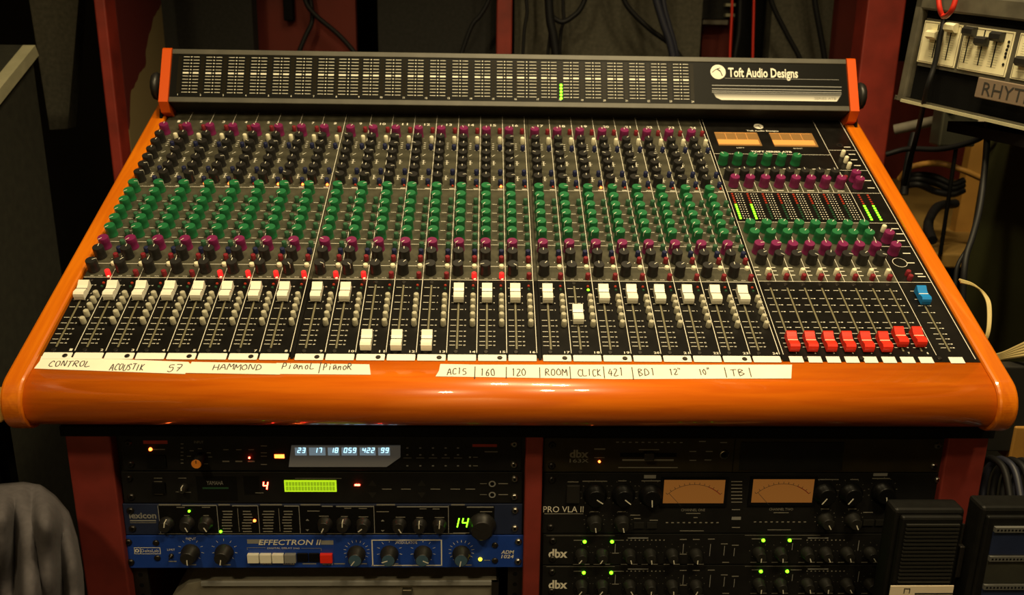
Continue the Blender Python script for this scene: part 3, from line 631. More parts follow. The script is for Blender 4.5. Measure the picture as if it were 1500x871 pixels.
# ================================================================== rack desk under the console
YR = 0.025
desk = empty('rack_desk', (0, YR, 0.0))
tag(desk, 'red painted wooden rack desk under the mixing console', 'rack desk')
def ry(px, py): p = at_y(px, py, YR); return p.x, p.z
ZT_ = ry(760, 634)[1]+0.004
for (xa, ya), (xb, yb) in (((102.6, 640), (168, 640)), ((769.5, 645), (795, 645)), ((1382, 640), (1440.6, 640))):
    x0 = ry(xa, ya)[0]; x1 = ry(xb, yb)[0]
    MB().box(x0, x1, -0.012, 0.50, 0.0, ZT_, M['redpost'], 0.002).build('post', desk)
PL0, PL1 = ry(168, 640)[0], ry(769.5, 645)[0]; PR0, PR1 = ry(795, 645)[0], ry(1382, 640)[0]
MB().box(ry(102, 640)[0], ry(1441, 640)[0], -0.02, 0.52, ZT_, ZT_+0.012, M['gap']).build('top_shelf', desk)
MB().box(PL0, PR1, 0.50, 0.515, 0.05, ZT_, M['gap']).build('back_board', desk)
for x0, x1 in ((PL0, PL0+0.018), (PL1-0.018, PL1), (PR0, PR0+0.016), (PR1-0.016, PR1)):
    rl = MB().box(x0, x1, 0.004, 0.008, 0.08, ZT_, M['screw'])
    rail = rl.build('rack_rail', desk)
    hm = MB()
    for k in range(40): 
        z = ZT_-0.02-k*0.0148
        hm.add([((x0+x1)/2+0.003*math.cos(a), 0.0038, z+0.003*math.sin(a)) for a in [j*math.pi/4 for j in range(8)]], [tuple(range(8))], M['gap'])
    hm.build('rail_holes', rail)['kind'] = 'stuff'

# ---- rack units: local frame x right, y up, z towards the room
class Unit:
    def __init__(s, name, label, px0, px1, py0, py1, mat, depth=0.22, thick=0.003):
        a = ry(px0, (py0+py1)/2); b = ry(px1, (py0+py1)/2); t = ry((px0+px1)/2, py0); u = ry((px0+px1)/2, py1)
        s.cx, s.cz = (a[0]+b[0])/2, (t[1]+u[1])/2; s.w, s.h = b[0]-a[0], t[1]-u[1]
        s.o = empty(name, (s.cx, YR, s.cz), (math.pi/2, 0, 0)); tag(s.o, label, 'rack unit', 'effects units in the rack desk')
        MB().box(-s.w/2, s.w/2, -s.h/2+0.0005, s.h/2-0.0005, 0.0, thick, mat, 0.0006).build('faceplate', s.o)
        MB().box(-s.w/2+0.025, s.w/2-0.025, -s.h/2+0.002, s.h/2-0.002, -depth, 0.0, M['screw']).build('housing', s.o)
        s.z = thick; s.pr = MB()
    def at(s, px, py): x, z = ry(px, py); return x-s.cx, z-s.cz
    def led(s, px, py, mat, r=0.0018):
        q = s.at(px, py); MB().lathe((q[0], q[1], s.z), [(r,0),(r*0.9,0.0012),(r*0.5,0.002)], M[mat], 10).build('indicator_light', s.o)
    def bar(s, px0, px1, py, hh, mat='dim', z=0.0003):
        a = s.at(px0, py); b = s.at(px1, py); s.pr.quad(a[0], b[0], a[1]-hh, a[1]+hh, s.z+z, M[mat])
    def vbar(s, px, py0, py1, ww=0.0005, mat='dim'):
        a = s.at(px, py0); b = s.at(px, py1); s.pr.quad(a[0]-ww, a[0]+ww, b[1], a[1], s.z+0.0003, M[mat])
    def rect(s, px0, px1, py0, py1, mat, name=None, z=0.0006):
        a = s.at(px0, py0); b = s.at(px1, py1); mb = MB().box(a[0], b[0], b[1], a[1], s.z-0.0002, s.z+z, M[mat])
        if name: return mb.build(name, s.o)
        return MB().quad(a[0], b[0], b[1], a[1], s.z+0.0002, M[mat]).build('panel_field', s.o)
    def text(s, t, px, py, h, mat='white', width=None, skew=0, z=0.0003):
        q = s.at(px, py); s.pr.text(t, q[0], q[1], h, s.z+z, M[mat], None if width is None else width/1190.0, skew)
    def knob(s, px, py, r, h, ang, mat='kblack', capmat=None, skirt=1.15, name='knob', pm='kpoint', side=True):
        q = s.at(px, py); mb = MB().lathe((0,0,0), [(r*skirt,0),(r*skirt,h*0.25),(r*0.95,h*0.35),(r*0.86,h-0.0006),(r*0.78,h)], M[mat], 16, True, M[capmat] if capmat else None)
        mb.box(-0.0006, 0.0006, r*0.1, r*0.84, h-0.0003, h+0.0003, M[pm])
        if side: mb.add([(-0.0006, r*0.88, h), (0.0006, r*0.88, h), (0.0006, r*0.97, h*0.36), (-0.0006, r*0.97, h*0.36)], [(0,3,2,1)], M[pm])
        mb.build(name, s.o, (q[0], q[1], s.z), (0, 0, -math.radians(ang)))
    def screws(s, dx=0.009):
        for sx in (-1, 1):
            for sy in (-1, 1):
                q = (sx*(s.w/2-dx), sy*(s.h/2-0.009), s.z)
                MB().lathe(q, [(0.0045,0),(0.0045,0.001),(0.003,0.0024)], M['steel' if sx > 0 else 'screw'], 12).disc(q[:2], 0.0018, s.z+0.0026, M['gap'], 6).build('screw', s.o)
    def ticks(s, px, py, r0, r1, n=11, mat='dim', a0=-140, a1=140):
        q = s.at(px, py)
        for k in range(n):
            a = math.radians(a0+(a1-a0)*k/(n-1)); s.pr.line((q[0]+r0*math.sin(a), q[1]+r0*math.cos(a)), (q[0]+r1*math.sin(a), q[1]+r1*math.cos(a)), 0.0005, s.z+0.0003, M[mat])
    def done(s): s.pr.build('panel_print', s.o)
SEG = {'0':'abcdef','1':'bc','2':'abged','3':'abgcd','4':'fgbc','5':'afgcd','6':'afgedc','7':'abc','8':'abcdefg','9':'abcdfg','H':'fegbc'}
def seg7(mb, s, cx, cy, h, z, mat, adv, th=None):
    th = th or h*0.11; wd = h*0.5; n = len(s.replace('.', '')); x = cx-(n-1)*adv/2
    for ch in s:
        if ch == '.': mb.quad(x-adv+wd*0.62, x-adv+wd*0.62+th*1.3, cy-h/2-th/2, cy-h/2+th, z, mat); continue
        k = 0.10
        def ln(a, b): mb.line((x+a[0]+a[1]*k*2, cy+a[1]), (x+b[0]+b[1]*k*2, cy+b[1]), th, z, mat)
        g = {'a':((-wd/2,h/2),(wd/2,h/2)),'b':((wd/2,h/2),(wd/2,0)),'c':((wd/2,0),(wd/2,-h/2)),'d':((-wd/2,-h/2),(wd/2,-h/2)),'e':((-wd/2,0),(-wd/2,-h/2)),'f':((-wd/2,h/2),(-wd/2,0)),'g':((-wd/2,0),(wd/2,0))}
        for q in SEG[ch]: ln(*g[q])
        x += adv
# left bay -----------------------------------------------------------
u = Unit('digital_reverb', 'black rack unit with orange knob and pale number display', 180, 764, 637, 688, M['plate'])
u.led(222, 655.8, 'ledorange', 0.0022); u.bar(224, 243, 656, 0.0006, 'dim'); u.rect(211, 247, 643, 648, 'ledredoff')
u.rect(216, 246, 664, 682, 'inset', 'power_button', 0.002)
u.text('INPUT', 292.5, 645.5, 0.0032, 'dim', 13)
for py in (648, 654, 660, 665, 671, 676): u.bar(266, 270, py, 0.0005)
for px, py in ((282, 658), (294, 655), (307, 661), (309, 667), (303, 677), (278, 666)): u.bar(px-3, px+3, py, 0.0005)
q = u.at(296, 667)
kb = MB().lathe((0,0,0), [(0.0062,0),(0.0062,0.018),(0.0057,0.0185)], M['kblack'], 16).lathe((0,0,0.0185), [(0.0057,0),(0.0052,0.0006)], pmat('orange_knob_face', (0.85, 0.28, 0.03), 0.4), 16); kb.box(-0.0005,0.0005,0.001,0.005,0.0188,0.0194, M['kblack']); kb.build('input_knob', u.o, (q[0], q[1], u.z))
for px in (332, 351, 369): u.bar(px-4, px+4, 656.5, 0.0005); u.bar(px-5, px+5, 673.5, 0.0008)
u.led(366.3, 668.2, 'ledred', 0.0012)
for py in (651, 661, 666, 678): u.bar(383, 392, py, 0.0005)
u.rect(403, 417.5, 663.5, 668.5, 'ledorange', 'indicator_light', 0.001)
dp = [u.at(*p) for p in ((428, 650), (587, 650), (587, 667), (567, 681), (424, 681))]
win = MB().prism(dp, 2, u.z, u.z+0.0015, M['vfdframe']).build('display', u.o)
dg = MB(); z = u.z+0.0018
for a, b, s_ in ((433, 450.5, '23'), (453.5, 478, '17'), (481, 498, '18'), (501, 524, '059'), (527.5, 551, '422'), (554.5, 572, '99')):
    p = u.at(a, 652.5); q = u.at(b, 664); dg.quad(p[0], q[0], q[1], p[1], z, M['vfdpane']); seg7(dg, s_, (p[0]+q[0])/2+0.001, p[1]-0.0034, 0.0058, z+0.0003, M['vfd'], 0.0052, 0.0010)
dg.build('digits', win)
for px in (597, 616, 634.5, 653, 671):
    for py in (654, 664, 680): u.bar(px-1.5, px+1.5, py, 0.0008, 'silver')
    u.bar(px-6, px+6, 668.5, 0.0004)
for py in (667.5, 680): u.bar(687, 690, py, 0.001, 'silver'); u.bar(693, 700, py, 0.0005)
u.rect(692, 728, 648.5, 652.5, 'ledredoff'); u.bar(710, 729, 659.5, 0.0006); u.screws(); u.done()
u = Unit('multi_effects_unit', 'black rack unit with a yellow green text screen and red 4', 181, 764.5, 688.8, 735, M['plate'])
u.text('YAMAHA', 316, 705, 0.0052, 'silver', 23); u.rect(298, 336, 711, 714, 'ledgreenoff', None, 0.0006) if False else u.bar(298, 336, 712.5, 0.0012, 'ledgreenoff')
u.rect(288, 350, 695.5, 731, 'inset'); u.rect(357, 382, 695, 722, 'inset'); u.rect(225, 245, 704, 719, 'inset', 'power_button', 0.003)
u.knob(271, 711, 0.0045, 0.010, 0, 'kblack')
for px, py in ((233, 698), (233, 703), (234, 721.5), (268.5, 698), (265, 718), (275, 718.5), (381, 719.5)): u.bar(px-6, px+6, py, 0.0004)
q = u.at(389.5, 709); sg = MB(); seg7(sg, '4', q[0], q[1], 0.0098, u.z+0.0004, M['ledred'], 0.006, 0.0014); sg.build('digit', u.o)
lcd = u.rect(417, 494, 701, 717.5, 'lcd', 'screen', 0.001)
cells = MB(); a = u.at(419, 702.5); b = u.at(492, 716)
for i in range(16):
    for j in range(2):
        x0 = a[0]+(b[0]-a[0])*i/16; y0 = b[1]+(a[1]-b[1])*j/2; cells.quad(x0+0.0003, x0+(b[0]-a[0])/16-0.0003, y0+0.0004, y0+(a[1]-b[1])/2-0.0004, u.z+0.0012, M['lcdcell'])
cells.build('character_cells', lcd)['kind'] = 'stuff'
u.rect(520, 528, 706.8, 709, 'ledred', 'indicator_light', 0.001); u.bar(433, 501, 698.3, 0.0004)
for px in (546, 618):
    q = u.at(px, 706); u.pr.poly([(q[0]-0.005, q[1]-0.003, u.z+0.0004), (q[0]+0.005, q[1]-0.003, u.z+0.0004), (q[0], q[1]+0.005, u.z+0.0004)], M['kgrey'])
    q = u.at(px, 722); u.pr.poly([(q[0]-0.005, q[1]+0.003, u.z+0.0004), (q[0], q[1]-0.005, u.z+0.0004), (q[0]+0.005, q[1]+0.003, u.z+0.0004)], M['kgrey'])
for px in (568, 596, 639, 668, 690): u.bar(px-8, px+6, 714, 0.0006)
for py in (706, 722):
    q = u.at(721, py); MB().ring(q, 0.0026, 0.0042, u.z+0.001, M['silver']).disc(q, 0.0026, u.z+0.0006, M['gap']).build('jack_socket', u.o); u.bar(703, 713, py, 0.0004); u.bar(730, 744, py, 0.0006)
u.screws(); u.done()
u = Unit('reverb_processor', 'dark navy rack unit with pale knob pointers and a green 14', 183, 765, 735.5, 781, M['navy'])
u.rect(232, 724, 738.5, 779.5, 'inset')
u.text('lexicon', 210.5, 752.5, 0.0085, 'silver', 38); u.bar(192, 230, 760, 0.0009, 'silver'); u.bar(192, 230, 763, 0.0004)
for a, b, ya, yb in ((268, 318, 737, 738.5), (341, 378, 738, 738.5), (417, 438, 738.5, 738.7), (472, 488, 739, 739), (493, 548, 739, 739.5), (582, 657, 739.5, 740), (684, 723, 740, 740.5)): u.bar(a, b, (ya+yb)/2, 0.0008, 'silver')
for a, b in ((234, 266), (321, 338), (382, 414), (441, 470), (552, 579), (661, 681)): u.bar(a, b, 736.8, 0.0010, 'dim')
u.bar(234, 682, 779.3, 0.0004, 'dim')
for px in (232.5, 318.5, 378.5, 438.5, 548, 657): u.vbar(px, 738, 779.5, 0.0004, 'silver')
for px in (349, 409): u.vbar(px, 742, 776, 0.0003)
for px, (wa, wb) in ((334, (-8, 8)), (363, (-8, 8)), (394, (-9, 9)), (422, (-8, 8))):
    for k in range(8): u.bar(px+wa+random.random()*3, px+wb-random.random()*3, 746.5+k*4.2, 0.0007, 'dim')
for px, py, t in ((266, 740.5, 6), (303, 740.5, 6), (510, 742, 5), (532, 742.3, 6), (620, 742.8, 5), (639, 743, 5), (460, 746, 9), (561, 747, 9), (475, 753.5, 7), (505, 754, 5), (533, 754.5, 7), (587, 755, 7), (615, 755.5, 5), (644, 755.5, 7), (712, 747, 9), (275, 752.5, 4), (303, 752.5, 4), (676, 778, 12)): u.bar(px-t, px+t, py, 0.0005)
for px, py in ((451, 759), (561, 760)):
    for dy, sg_ in ((0, 1), (15, -1)):
        q = u.at(px, py+dy); u.pr.poly([(q[0]-0.0022, q[1]-0.0010*sg_, u.z+0.0003), (q[0]+0.0022, q[1]-0.0010*sg_, u.z+0.0003), (q[0], q[1]+0.0014*sg_, u.z+0.0003)][::sg_], M['silver'])
for px, py, an in ((246, 764, 10), (276, 763, 155), (303, 763, 150), (477, 764, 205), (504, 764, 2), (533, 765, 230), (585, 765, 150), (615, 766, 0), (644, 766, 5)): u.knob(px, py, 0.0080, 0.011, an, 'kblack')
u.led(278.5, 746, 'ledgreen', 0.0016); u.led(324.5, 775.8, 'ledgreen', 0.0018); u.led(374, 760, 'ledorange', 0.0020)
q = u.at(675.5, 763); sg = MB(); seg7(sg, '14.', q[0]-0.001, q[1], 0.0125, u.z+0.0006, M['ledgreen'], 0.0112, 0.0016); sg.build('digits', u.o)
u.knob(706, 767, 0.0150, 0.014, 300, 'kblack', pm='kblack', name='program_knob'); u.screws(); u.done()
u = Unit('digital_delay', 'bright blue rack unit with cream push buttons, lowest in the left bay', 184, 766, 781.5, 829.5, M['blue'])
u.bar(363, 385, 790.5, 0.0030, 'silver'); u.bar(471, 489, 792, 0.0030, 'silver'); u.text('EFFECTRON II', 425.5, 791.5, 0.0075, 'white', 88, 0.25, 0.0006)
u.text('DIGITAL DELAY (ms)', 416, 800.5, 0.0030, 'white', 46); u.bar(363, 390, 799.5, 0.0003, 'silver'); u.bar(442, 471, 800.5, 0.0003, 'silver'); u.vbar(363, 799, 803, 0.0003, 'silver'); u.vbar(471, 800, 804, 0.0003, 'silver')
for a, b, mt in ((364, 381.6, 'cream'), (382, 399.6, 'cream'), (400, 417.6, 'cream'), (418, 435.5, 'silver'), (436, 452.5, 'inset'), (453, 469.5, 'inset'), (470, 488.5, 'capred')):
    p = u.at(a, 807); q = u.at(b, 819.5); MB().box(p[0], q[0], q[1], p[1], u.z, u.z+(0.005 if mt != 'inset' else 0.002), M[mt], 0.0006).build('push_button', u.o)
u.text('FLANGE', 391, 822.5, 0.0028, 'white', 16); u.text('DOUBLE', 424, 823, 0.0028, 'white', 16); u.text('REPEAT', 481, 823.5, 0.0028, 'white', 15); u.bar(444, 464, 823, 0.0008, 'silver')
u.text('INPUT', 281, 786.5, 0.0034, 'white', 14); u.text('LIMIT', 252, 802.5, 0.0026, 'white', 11); u.bar(248, 260, 819.5, 0.0008, 'silver'); u.text('MODULATOR', 596, 792, 0.0038, 'white', 31)
u.text('ADM', 743.5, 806, 0.0050, 'white', 18, 0.2); u.text('1024', 743.5, 812.5, 0.0050, 'white', 18, 0.2)
for a, b, py in ((545, 647, 788.5), (545, 647, 825.5)): u.bar(a, b, py, 0.0007, 'white')
for px in (545.3, 646.8): u.vbar(px, 788, 826, 0.0007, 'white')
for px, py in ((281, 806), (330, 806), (523, 808), (571, 808), (620, 808), (676, 808)):
    u.ticks(px, py-3, 0.0125, 0.0158, 15 if px in (523, 676) else 9, 'white')
for px, py, an, cm in ((281, 806, 180, None), (330, 806, 190, None), (523, 808, 215, 'teal'), (571, 808, 250, 'teal'), (620, 808, 115, 'teal'), (676, 808, 190, 'teal')): u.knob(px, py, 0.0098, 0.016, an, 'kblack', cm)
for px, py in ((281, 824.5), (331, 824.5), (498, 823), (530, 823), (576, 823), (683, 825)): u.bar(px-8, px+8, py, 0.0008, 'silver')
lx0, lx1 = 198, 235.5
for py in (799.5, 808.5): u.bar(lx0, lx1, py, 0.0004, 'white')
for px in (198, 206.5, 235.5): u.vbar(px, 799, 809, 0.0004, 'white')
u.text('DeltaLab', 221, 804, 0.0042, 'white', 25); q = u.at(202.3, 804); u.pr.ring(q, 0.0012, 0.0026, u.z+0.0003, M['white'], 12)
for px, py in ((230, 792.5), (232, 814.5), (725, 796), (725, 818.5)): q = u.at(px, py); MB().lathe((q[0], q[1], u.z), [(0.004,0),(0.004,0.001),(0.0025,0.0018)], M['screw'], 10).build('screw', u.o)
q = u.at(252.5, 811); MB().lathe((q[0], q[1], u.z), [(0.003,0),(0.003,0.002),(0.0012,0.0022),(0.001,0.008)], M['screw'], 8).build('toggle_switch', u.o)
u.led(703.5, 816.5, 'ledyellow', 0.0024); u.bar(709, 718, 818, 0.0006, 'silver'); u.screws(0.006); u.done()
# right bay ----------------------------------------------------------
u = Unit('half_rack_limiter', 'olive black rack unit with a red light and a slider, topmost in the right bay', 796, 1381, 640, 690, M['plate2'])
u.text('dbx', 848, 662.5, 0.0105, 'dim', 27); u.text('163X', 848, 672.5, 0.0050, 'dim', 27); u.led(877.5, 673.8, 'ledorange', 0.0016)
for k in range(11): u.bar(902+k*9.3, 906+k*9.3, 645.5+k*0.05, 0.0006)
u.bar(935, 965, 656.5, 0.0006); u.bar(911, 986, 671.5, 0.0012, 'dim'); u.bar(905, 992, 682.5, 0.0006); u.bar(870, 886, 655.5, 0.0008); u.bar(870, 885, 668, 0.0005)
u.rect(908, 990, 661, 667, 'gap', 'slider_slot', 0.0004); q = u.at(949, 663.5); MB().box(q[0]-0.006, q[0]+0.006, q[1]-0.0045, q[1]+0.0045, u.z, u.z+0.008, M['kblack'], 0.001).build('slider_cap', u.o)
q = u.at(1059.5, 663); MB().lathe((q[0], q[1], u.z), [(0.0058,0),(0.0058,0.002),(0.0045,0.0026)], M['steel'], 14, False).disc(q, 0.0036, u.z+0.001, M['gap']).build('jack_socket', u.o)
for px, py in ((1014, 659), (1014, 672), (1038, 659), (1036, 671.5), (1028, 644.5), (1059, 646)): u.bar(px-5, px+5, py, 0.0006)
u.rect(1085, 1230, 645, 686, 'plate', 'blank_plate', 0.0015); u.vbar(1076, 641, 689, 0.0006, 'gap'); u.screws(0.010); u.done()
u = Unit('tube_compressor', 'tall black rack unit with two amber needle meters in the right bay', 795, 1378, 690.5, 779, M['plate'])
u.text('PRO VLA II', 825, 743.5, 0.0082, 'white', 58); u.bar(797, 854, 750, 0.0005, 'dim')
for px0, px1, py0, py1 in ((972, 1058, 699.5, 733.5), (1102, 1187, 698.5, 732.5)):
    mt = u.rect(px0-4, px1+4, py0-3, py1+5, 'inset', 'needle_meter', 0.002)
    a = u.at(px0, py0); b = u.at(px1, py1); z = u.z+0.0022
    fc = MB().quad(a[0], b[0], b[1], a[1], z, pmat('meter_dial_amber', (0.06, 0.03, 0.008), 0.7, emit=(1, 0.35, 0.06), es=0.135, spec=0.1)).build('dial', mt)
    sc = MB(); cx = (a[0]+b[0])/2; cy = b[1]-0.020; rr_ = a[1]-cy-0.006
    for k in range(13):
        an = math.radians(-45+90*k/12.0); sc.line((cx+rr_*math.sin(an), cy+rr_*math.cos(an)), (cx+(rr_+0.0028)*math.sin(an), cy+(rr_+0.0028)*math.cos(an)), 0.0006, z+0.0002, M['ink'])
    for k in range(12): 
        an = math.radians(-45+90*k/12.0); an2 = math.radians(-45+90*(k+1)/12.0); sc.line((cx+rr_*math.sin(an), cy+rr_*math.cos(an)), (cx+rr_*math.sin(an2), cy+rr_*math.cos(an2)), 0.0005 if k < 9 else 0.0010, z+0.0002, M['ink'] if k < 9 else M['redpaint'])
    an = math.radians(-42); sc.line((cx+0.022*math.sin(an), cy+0.022*math.cos(an)), (cx+rr_*math.sin(an), cy+rr_*math.cos(an)), 0.0005, z+0.0003, M['ink'])
    sc.build('dial_marks', mt)
for px, py, an in ((871, 722, 125), (912, 722, 130), (952, 722, 175), (1206, 720, 215), (1244, 720, 215), (1291, 718, 170)): u.knob(px, py, 0.0125, 0.012, an, 'inset', name='knob', side=False); u.ticks(px, py-2, 0.0165, 0.018, 11)
for px, py, an in ((870, 762, 172), (910, 762, 168), (1207, 758.5, 150), (1247, 758.5, 155)): u.knob(px, py, 0.0085, 0.013, an, 'kgrey', name='knob'); u.ticks(px, py-2, 0.0118, 0.0132, 11)
for px, py, t in ((839, 703.5, 8), (871, 702.5, 18), (911, 702, 6), (953, 702, 14), (870, 747, 6), (910, 747, 6), (930, 752, 7), (933, 757, 5), (957, 759.5, 6), (1211, 700, 16), (1250, 700, 6), (1289, 698.5, 13), (1207, 743, 6), (1247, 743, 6), (1270, 748, 7), (1018, 755.5, 3), (1077, 744, 6), (1077, 770, 6)): u.bar(px-t, px+t, py, 0.0006)
u.rect(943, 960, 693.5, 698.5, 'silver'); u.rect(1278, 1298, 690.8, 695, 'silver'); u.rect(1071, 1084, 754.5, 759, 'silver')
u.text('CHANNEL ONE', 1014.5, 744.5, 0.0034, 'dim', 35); u.text('CHANNEL TWO', 1143, 743.5, 0.0034, 'dim', 35); u.bar(1004, 1025, 749.5, 0.0005); u.bar(1132, 1154, 748.5, 0.0005); u.bar(995, 1030, 775, 0.0005); u.bar(1123, 1157, 773.5, 0.0005)
for k in range(10): u.bar(974.5+k*8.2, 978+k*8.2, 763, 0.0008, 'dim'); u.bar(1103+k*8.1, 1106.5+k*8.1, 762, 0.0008, 'dim')
for k in range(7): u.bar(1070, 1086, 703+k*5, 0.0006)
for px, py in ((935, 766.5), (954, 766.5), (1270, 762.5), (1288, 762.5)): u.rect(px-7, px+7, py-4, py+4, 'kgrey', 'toggle_button', 0.002)
q = u.at(839, 720); MB().box(q[0]-0.008, q[0]+0.008, q[1]-0.012, q[1]+0.012, u.z, u.z+0.004, M['kblack'], 0.001).build('power_switch', u.o)
u.screws(0.010); u.done()
def gate(name, label, px0, px1, py0, py1, k0, dy, angs):
    u = Unit(name, label, px0, px1, py0, py1, M['plate'])
    u.text('dbx', 817, 808+dy, 0.0125, 'white', 28)
    u.bar(800, 900, 782+dy, 0.0003, 'dim'); u.bar(1090, 1200, 781.5+dy, 0.0003, 'dim')
    for px in (856, 896, 1117, 1155.5): u.led(px-k0*(1 if px < 1000 else 3), 790.8+dy-(2 if px > 1000 else 0), 'ledgreen', 0.0023)
    for px in (848, 905, 1108, 1165): u.bar(px-8, px+8, 788.7+dy-(2 if px > 1000 else 0), 0.0006)
    for x_ in (917, 1180):
        u.bar(x_+2, x_+32, 785.5+dy, 0.0008, 'silver')
        for k in range(10): u.bar(x_+k*6, x_+k*6+2, 788.5+dy, 0.0008)
    for i, px in enumerate((851, 881, 921, 951, 983, 1018, 1110, 1141, 1180, 1207, 1238, 1272)):
        py = 809+dy-(2.5 if i > 5 else 0); u.knob(px, py, 0.0072, 0.013, angs[i], 'kgrey'); u.ticks(px, py-3, 0.0105, 0.0115, 7)
        u.bar(px-12, px-3, 824+dy-(3 if i > 5 else 0), 0.0005); u.bar(px+5, px+12, 823.8+dy-(3 if i > 5 else 0), 0.0006)
    for px, a, b in ((901, 794, 807), (1000.5, 794, 809), (1040, 794, 812), (1060.5, 797, 811), (1075, 800, 812), (1160, 793, 803), (1257, 789, 804)): u.vbar(px, a+dy, b+dy, 0.0004, 'silver')
    for px, py in ((901, 807.5), (1000, 809), (1000, 787.5), (1019, 787.5), (1041, 787), (1060, 794), (1076, 796), (1062, 821)): u.bar(px-5, px+5, py+dy, 0.0006)
    u.screws(0.012); u.done()
gate('noise_gate', 'black rack unit with four green lights, just below the amber meters', 795, 1376, 779.5, 824.5, 0, 0, (215, 210, 165, 172, 170, 180, 180, 175, 160, 155, 160, 145))
gate('noise_gate', 'black rack unit with four green lights, lowest in the right bay', 794, 1374, 825, 871, 1.2, 45.3, (215, 215, 150, 180, 175, 200, 180, 170, 165, 180, 150, 165))
# grey case on the lower shelf of the left bay
yc = YR+0.01
def cz(px, py): p = at_y(px, py, yc); return p.x, p.z
p0 = cz(300, 846); p1 = cz(727, 849); zt = (p0[1]+p1[1])/2; xl = cz(238, 868)[0]; xr = p1[0]
SH = zt-0.22
MB().box(PL0, PL1, -0.005, 0.49, SH-YR*0-0.018, SH, M['gap']).build('lower_shelf', desk)
MB().box(PR0, PR1, -0.005, 0.49, SH-0.018, SH, M['gap']).build('lower_shelf', desk)
lc_ = empty('equipment_case', ((xl+xr)/2, yc, SH)); tag(lc_, 'grey hard case with metal edging on the shelf under the blue unit', 'case')
hw_ = (xr-xl)/2; zt_ = zt-SH
MB().prism([(-hw_, 0.0), (hw_, 0.0), (hw_, zt_), (-hw_+0.06, zt_), (-hw_+0.03, zt_-0.008), (-hw_+0.008, zt_-0.03), (-hw_, zt_-0.06)], 1, 0.0, 0.32, M['lidgrey']).build('shell', lc_)
MB().box(-hw_+0.05, hw_+0.002, -0.004, -0.0002, zt_-0.007, zt_-0.002, M['silver']).build('metal_edge', lc_)
MB().box(hw_-0.006, hw_+0.003, -0.005, 0.02, 0.0, zt_-0.002, M['screw']).build('corner_strip', lc_)
q = cz(597, 868); MB().box(q[0]-(xl+xr)/2-0.006, q[0]-(xl+xr)/2+0.006, -0.006, 0.0, zt_-0.035, zt_-0.012, M['steel'], 0.001).build('latch', lc_)

# ================================================================== behind the console
# left: partition post with worn paint
post = upright('partition_post', [(136, 0), (152, 0), (186, 240), (170, 240)], 0.78, 0.05, M['redpaint'])
def vpost(name, pxl, pxr, pyref, Y, z0, z1, depth, mat, label, cat='post', group=None):
    a = at_y(pxl, pyref, Y); b = at_y(pxr, pyref, Y); cx = (a.x+b.x)/2; hw = (b.x-a.x)/2
    o = MB().box(-hw, hw, 0, depth, 0, z1-z0, mat, 0.003).build(name, None, (cx, Y, z0)); return tag(o, label, cat, group)
bpy.data.objects.remove(post)
vpost('wooden_post', 136.5, 153, 0, 0.80, 0.0, 2.58, 0.05, M['redpaint'], 'red painted wooden post left of the meter bridge')
# angled board beside it, red paint worn to cream
A = at_y(153, 0, 0.80); 
x0 = A.x; x1 = at_y(243, 80, 1.15).x
pb = MB(); zc0 = at_y(200, 95, 0.97).z
pw = [(0, 0.051), (x1-x0, 0.35), (x1-x0-0.02, 0.37), (-0.02, 0.051)]
pb.prism([(p[0], p[1]) for p in pw], 2, -zc0+0.001, 2.55-zc0, M['paintedge'])
zc_ = at_y(200, 95, 0.97).z
board = pb.build('side_board', None, (x0, 0.80, zc_)); tag(board, 'angled board with red paint worn to cream beside the left red post', 'board')
# felt panels, red boards, posts along the back
def panel_thing(name, pts, Y, th, mat, label, cat='panel', group=None):
    o = upright(name, pts, Y, th, mat); return tag(o, label, cat, group)
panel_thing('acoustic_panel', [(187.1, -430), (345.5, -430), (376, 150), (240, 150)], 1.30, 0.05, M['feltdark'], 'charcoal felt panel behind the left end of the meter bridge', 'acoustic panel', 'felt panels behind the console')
rb = panel_thing('red_board', [(321.8, -430), (509.2, -430), (524, 150), (350, 150)], 1.42, 0.03, M['darkred'], 'dark red board behind the meter bridge, left of the middle post', 'board')
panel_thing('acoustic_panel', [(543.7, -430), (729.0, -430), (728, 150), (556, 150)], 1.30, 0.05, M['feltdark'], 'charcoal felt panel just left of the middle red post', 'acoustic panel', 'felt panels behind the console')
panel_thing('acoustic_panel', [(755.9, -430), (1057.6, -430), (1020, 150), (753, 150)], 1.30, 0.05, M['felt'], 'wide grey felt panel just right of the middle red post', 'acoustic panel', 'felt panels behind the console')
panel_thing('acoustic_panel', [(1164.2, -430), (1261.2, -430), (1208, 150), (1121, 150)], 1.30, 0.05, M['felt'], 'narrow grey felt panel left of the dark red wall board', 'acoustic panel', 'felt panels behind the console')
vpost('wooden_post', 727.5, 750.5, 20, 1.22, 0.0, 2.58, 0.05, M['redpaint'], 'red painted post behind the middle of the meter bridge')
panel_thing('red_board', [(1253.6, -430), (1345.2, -430), (1275, 250), (1190, 250)], 1.36, 0.04, M['darkred'], 'dark red wall board right of the narrow felt panel', 'board')
vpost('wooden_post', 1272, 1328, 0, 0.95, 0.0, 2.58, 0.06, M['redpaint'], 'wide red post behind the right end of the console')
panel_thing('red_board', [(1290, 90), (1470, 90), (1450, 320), (1270, 300)], 1.75, 0.03, M['darkred'], 'dark red board low behind the rhythm box', 'board')
rbk = panel_thing('red_board', [(1030, 20), (1120, 20), (1115, 150), (1025, 150)], 1.50, 0.03, M['darkred'], 'dark red board behind the two thin red cables', 'board')
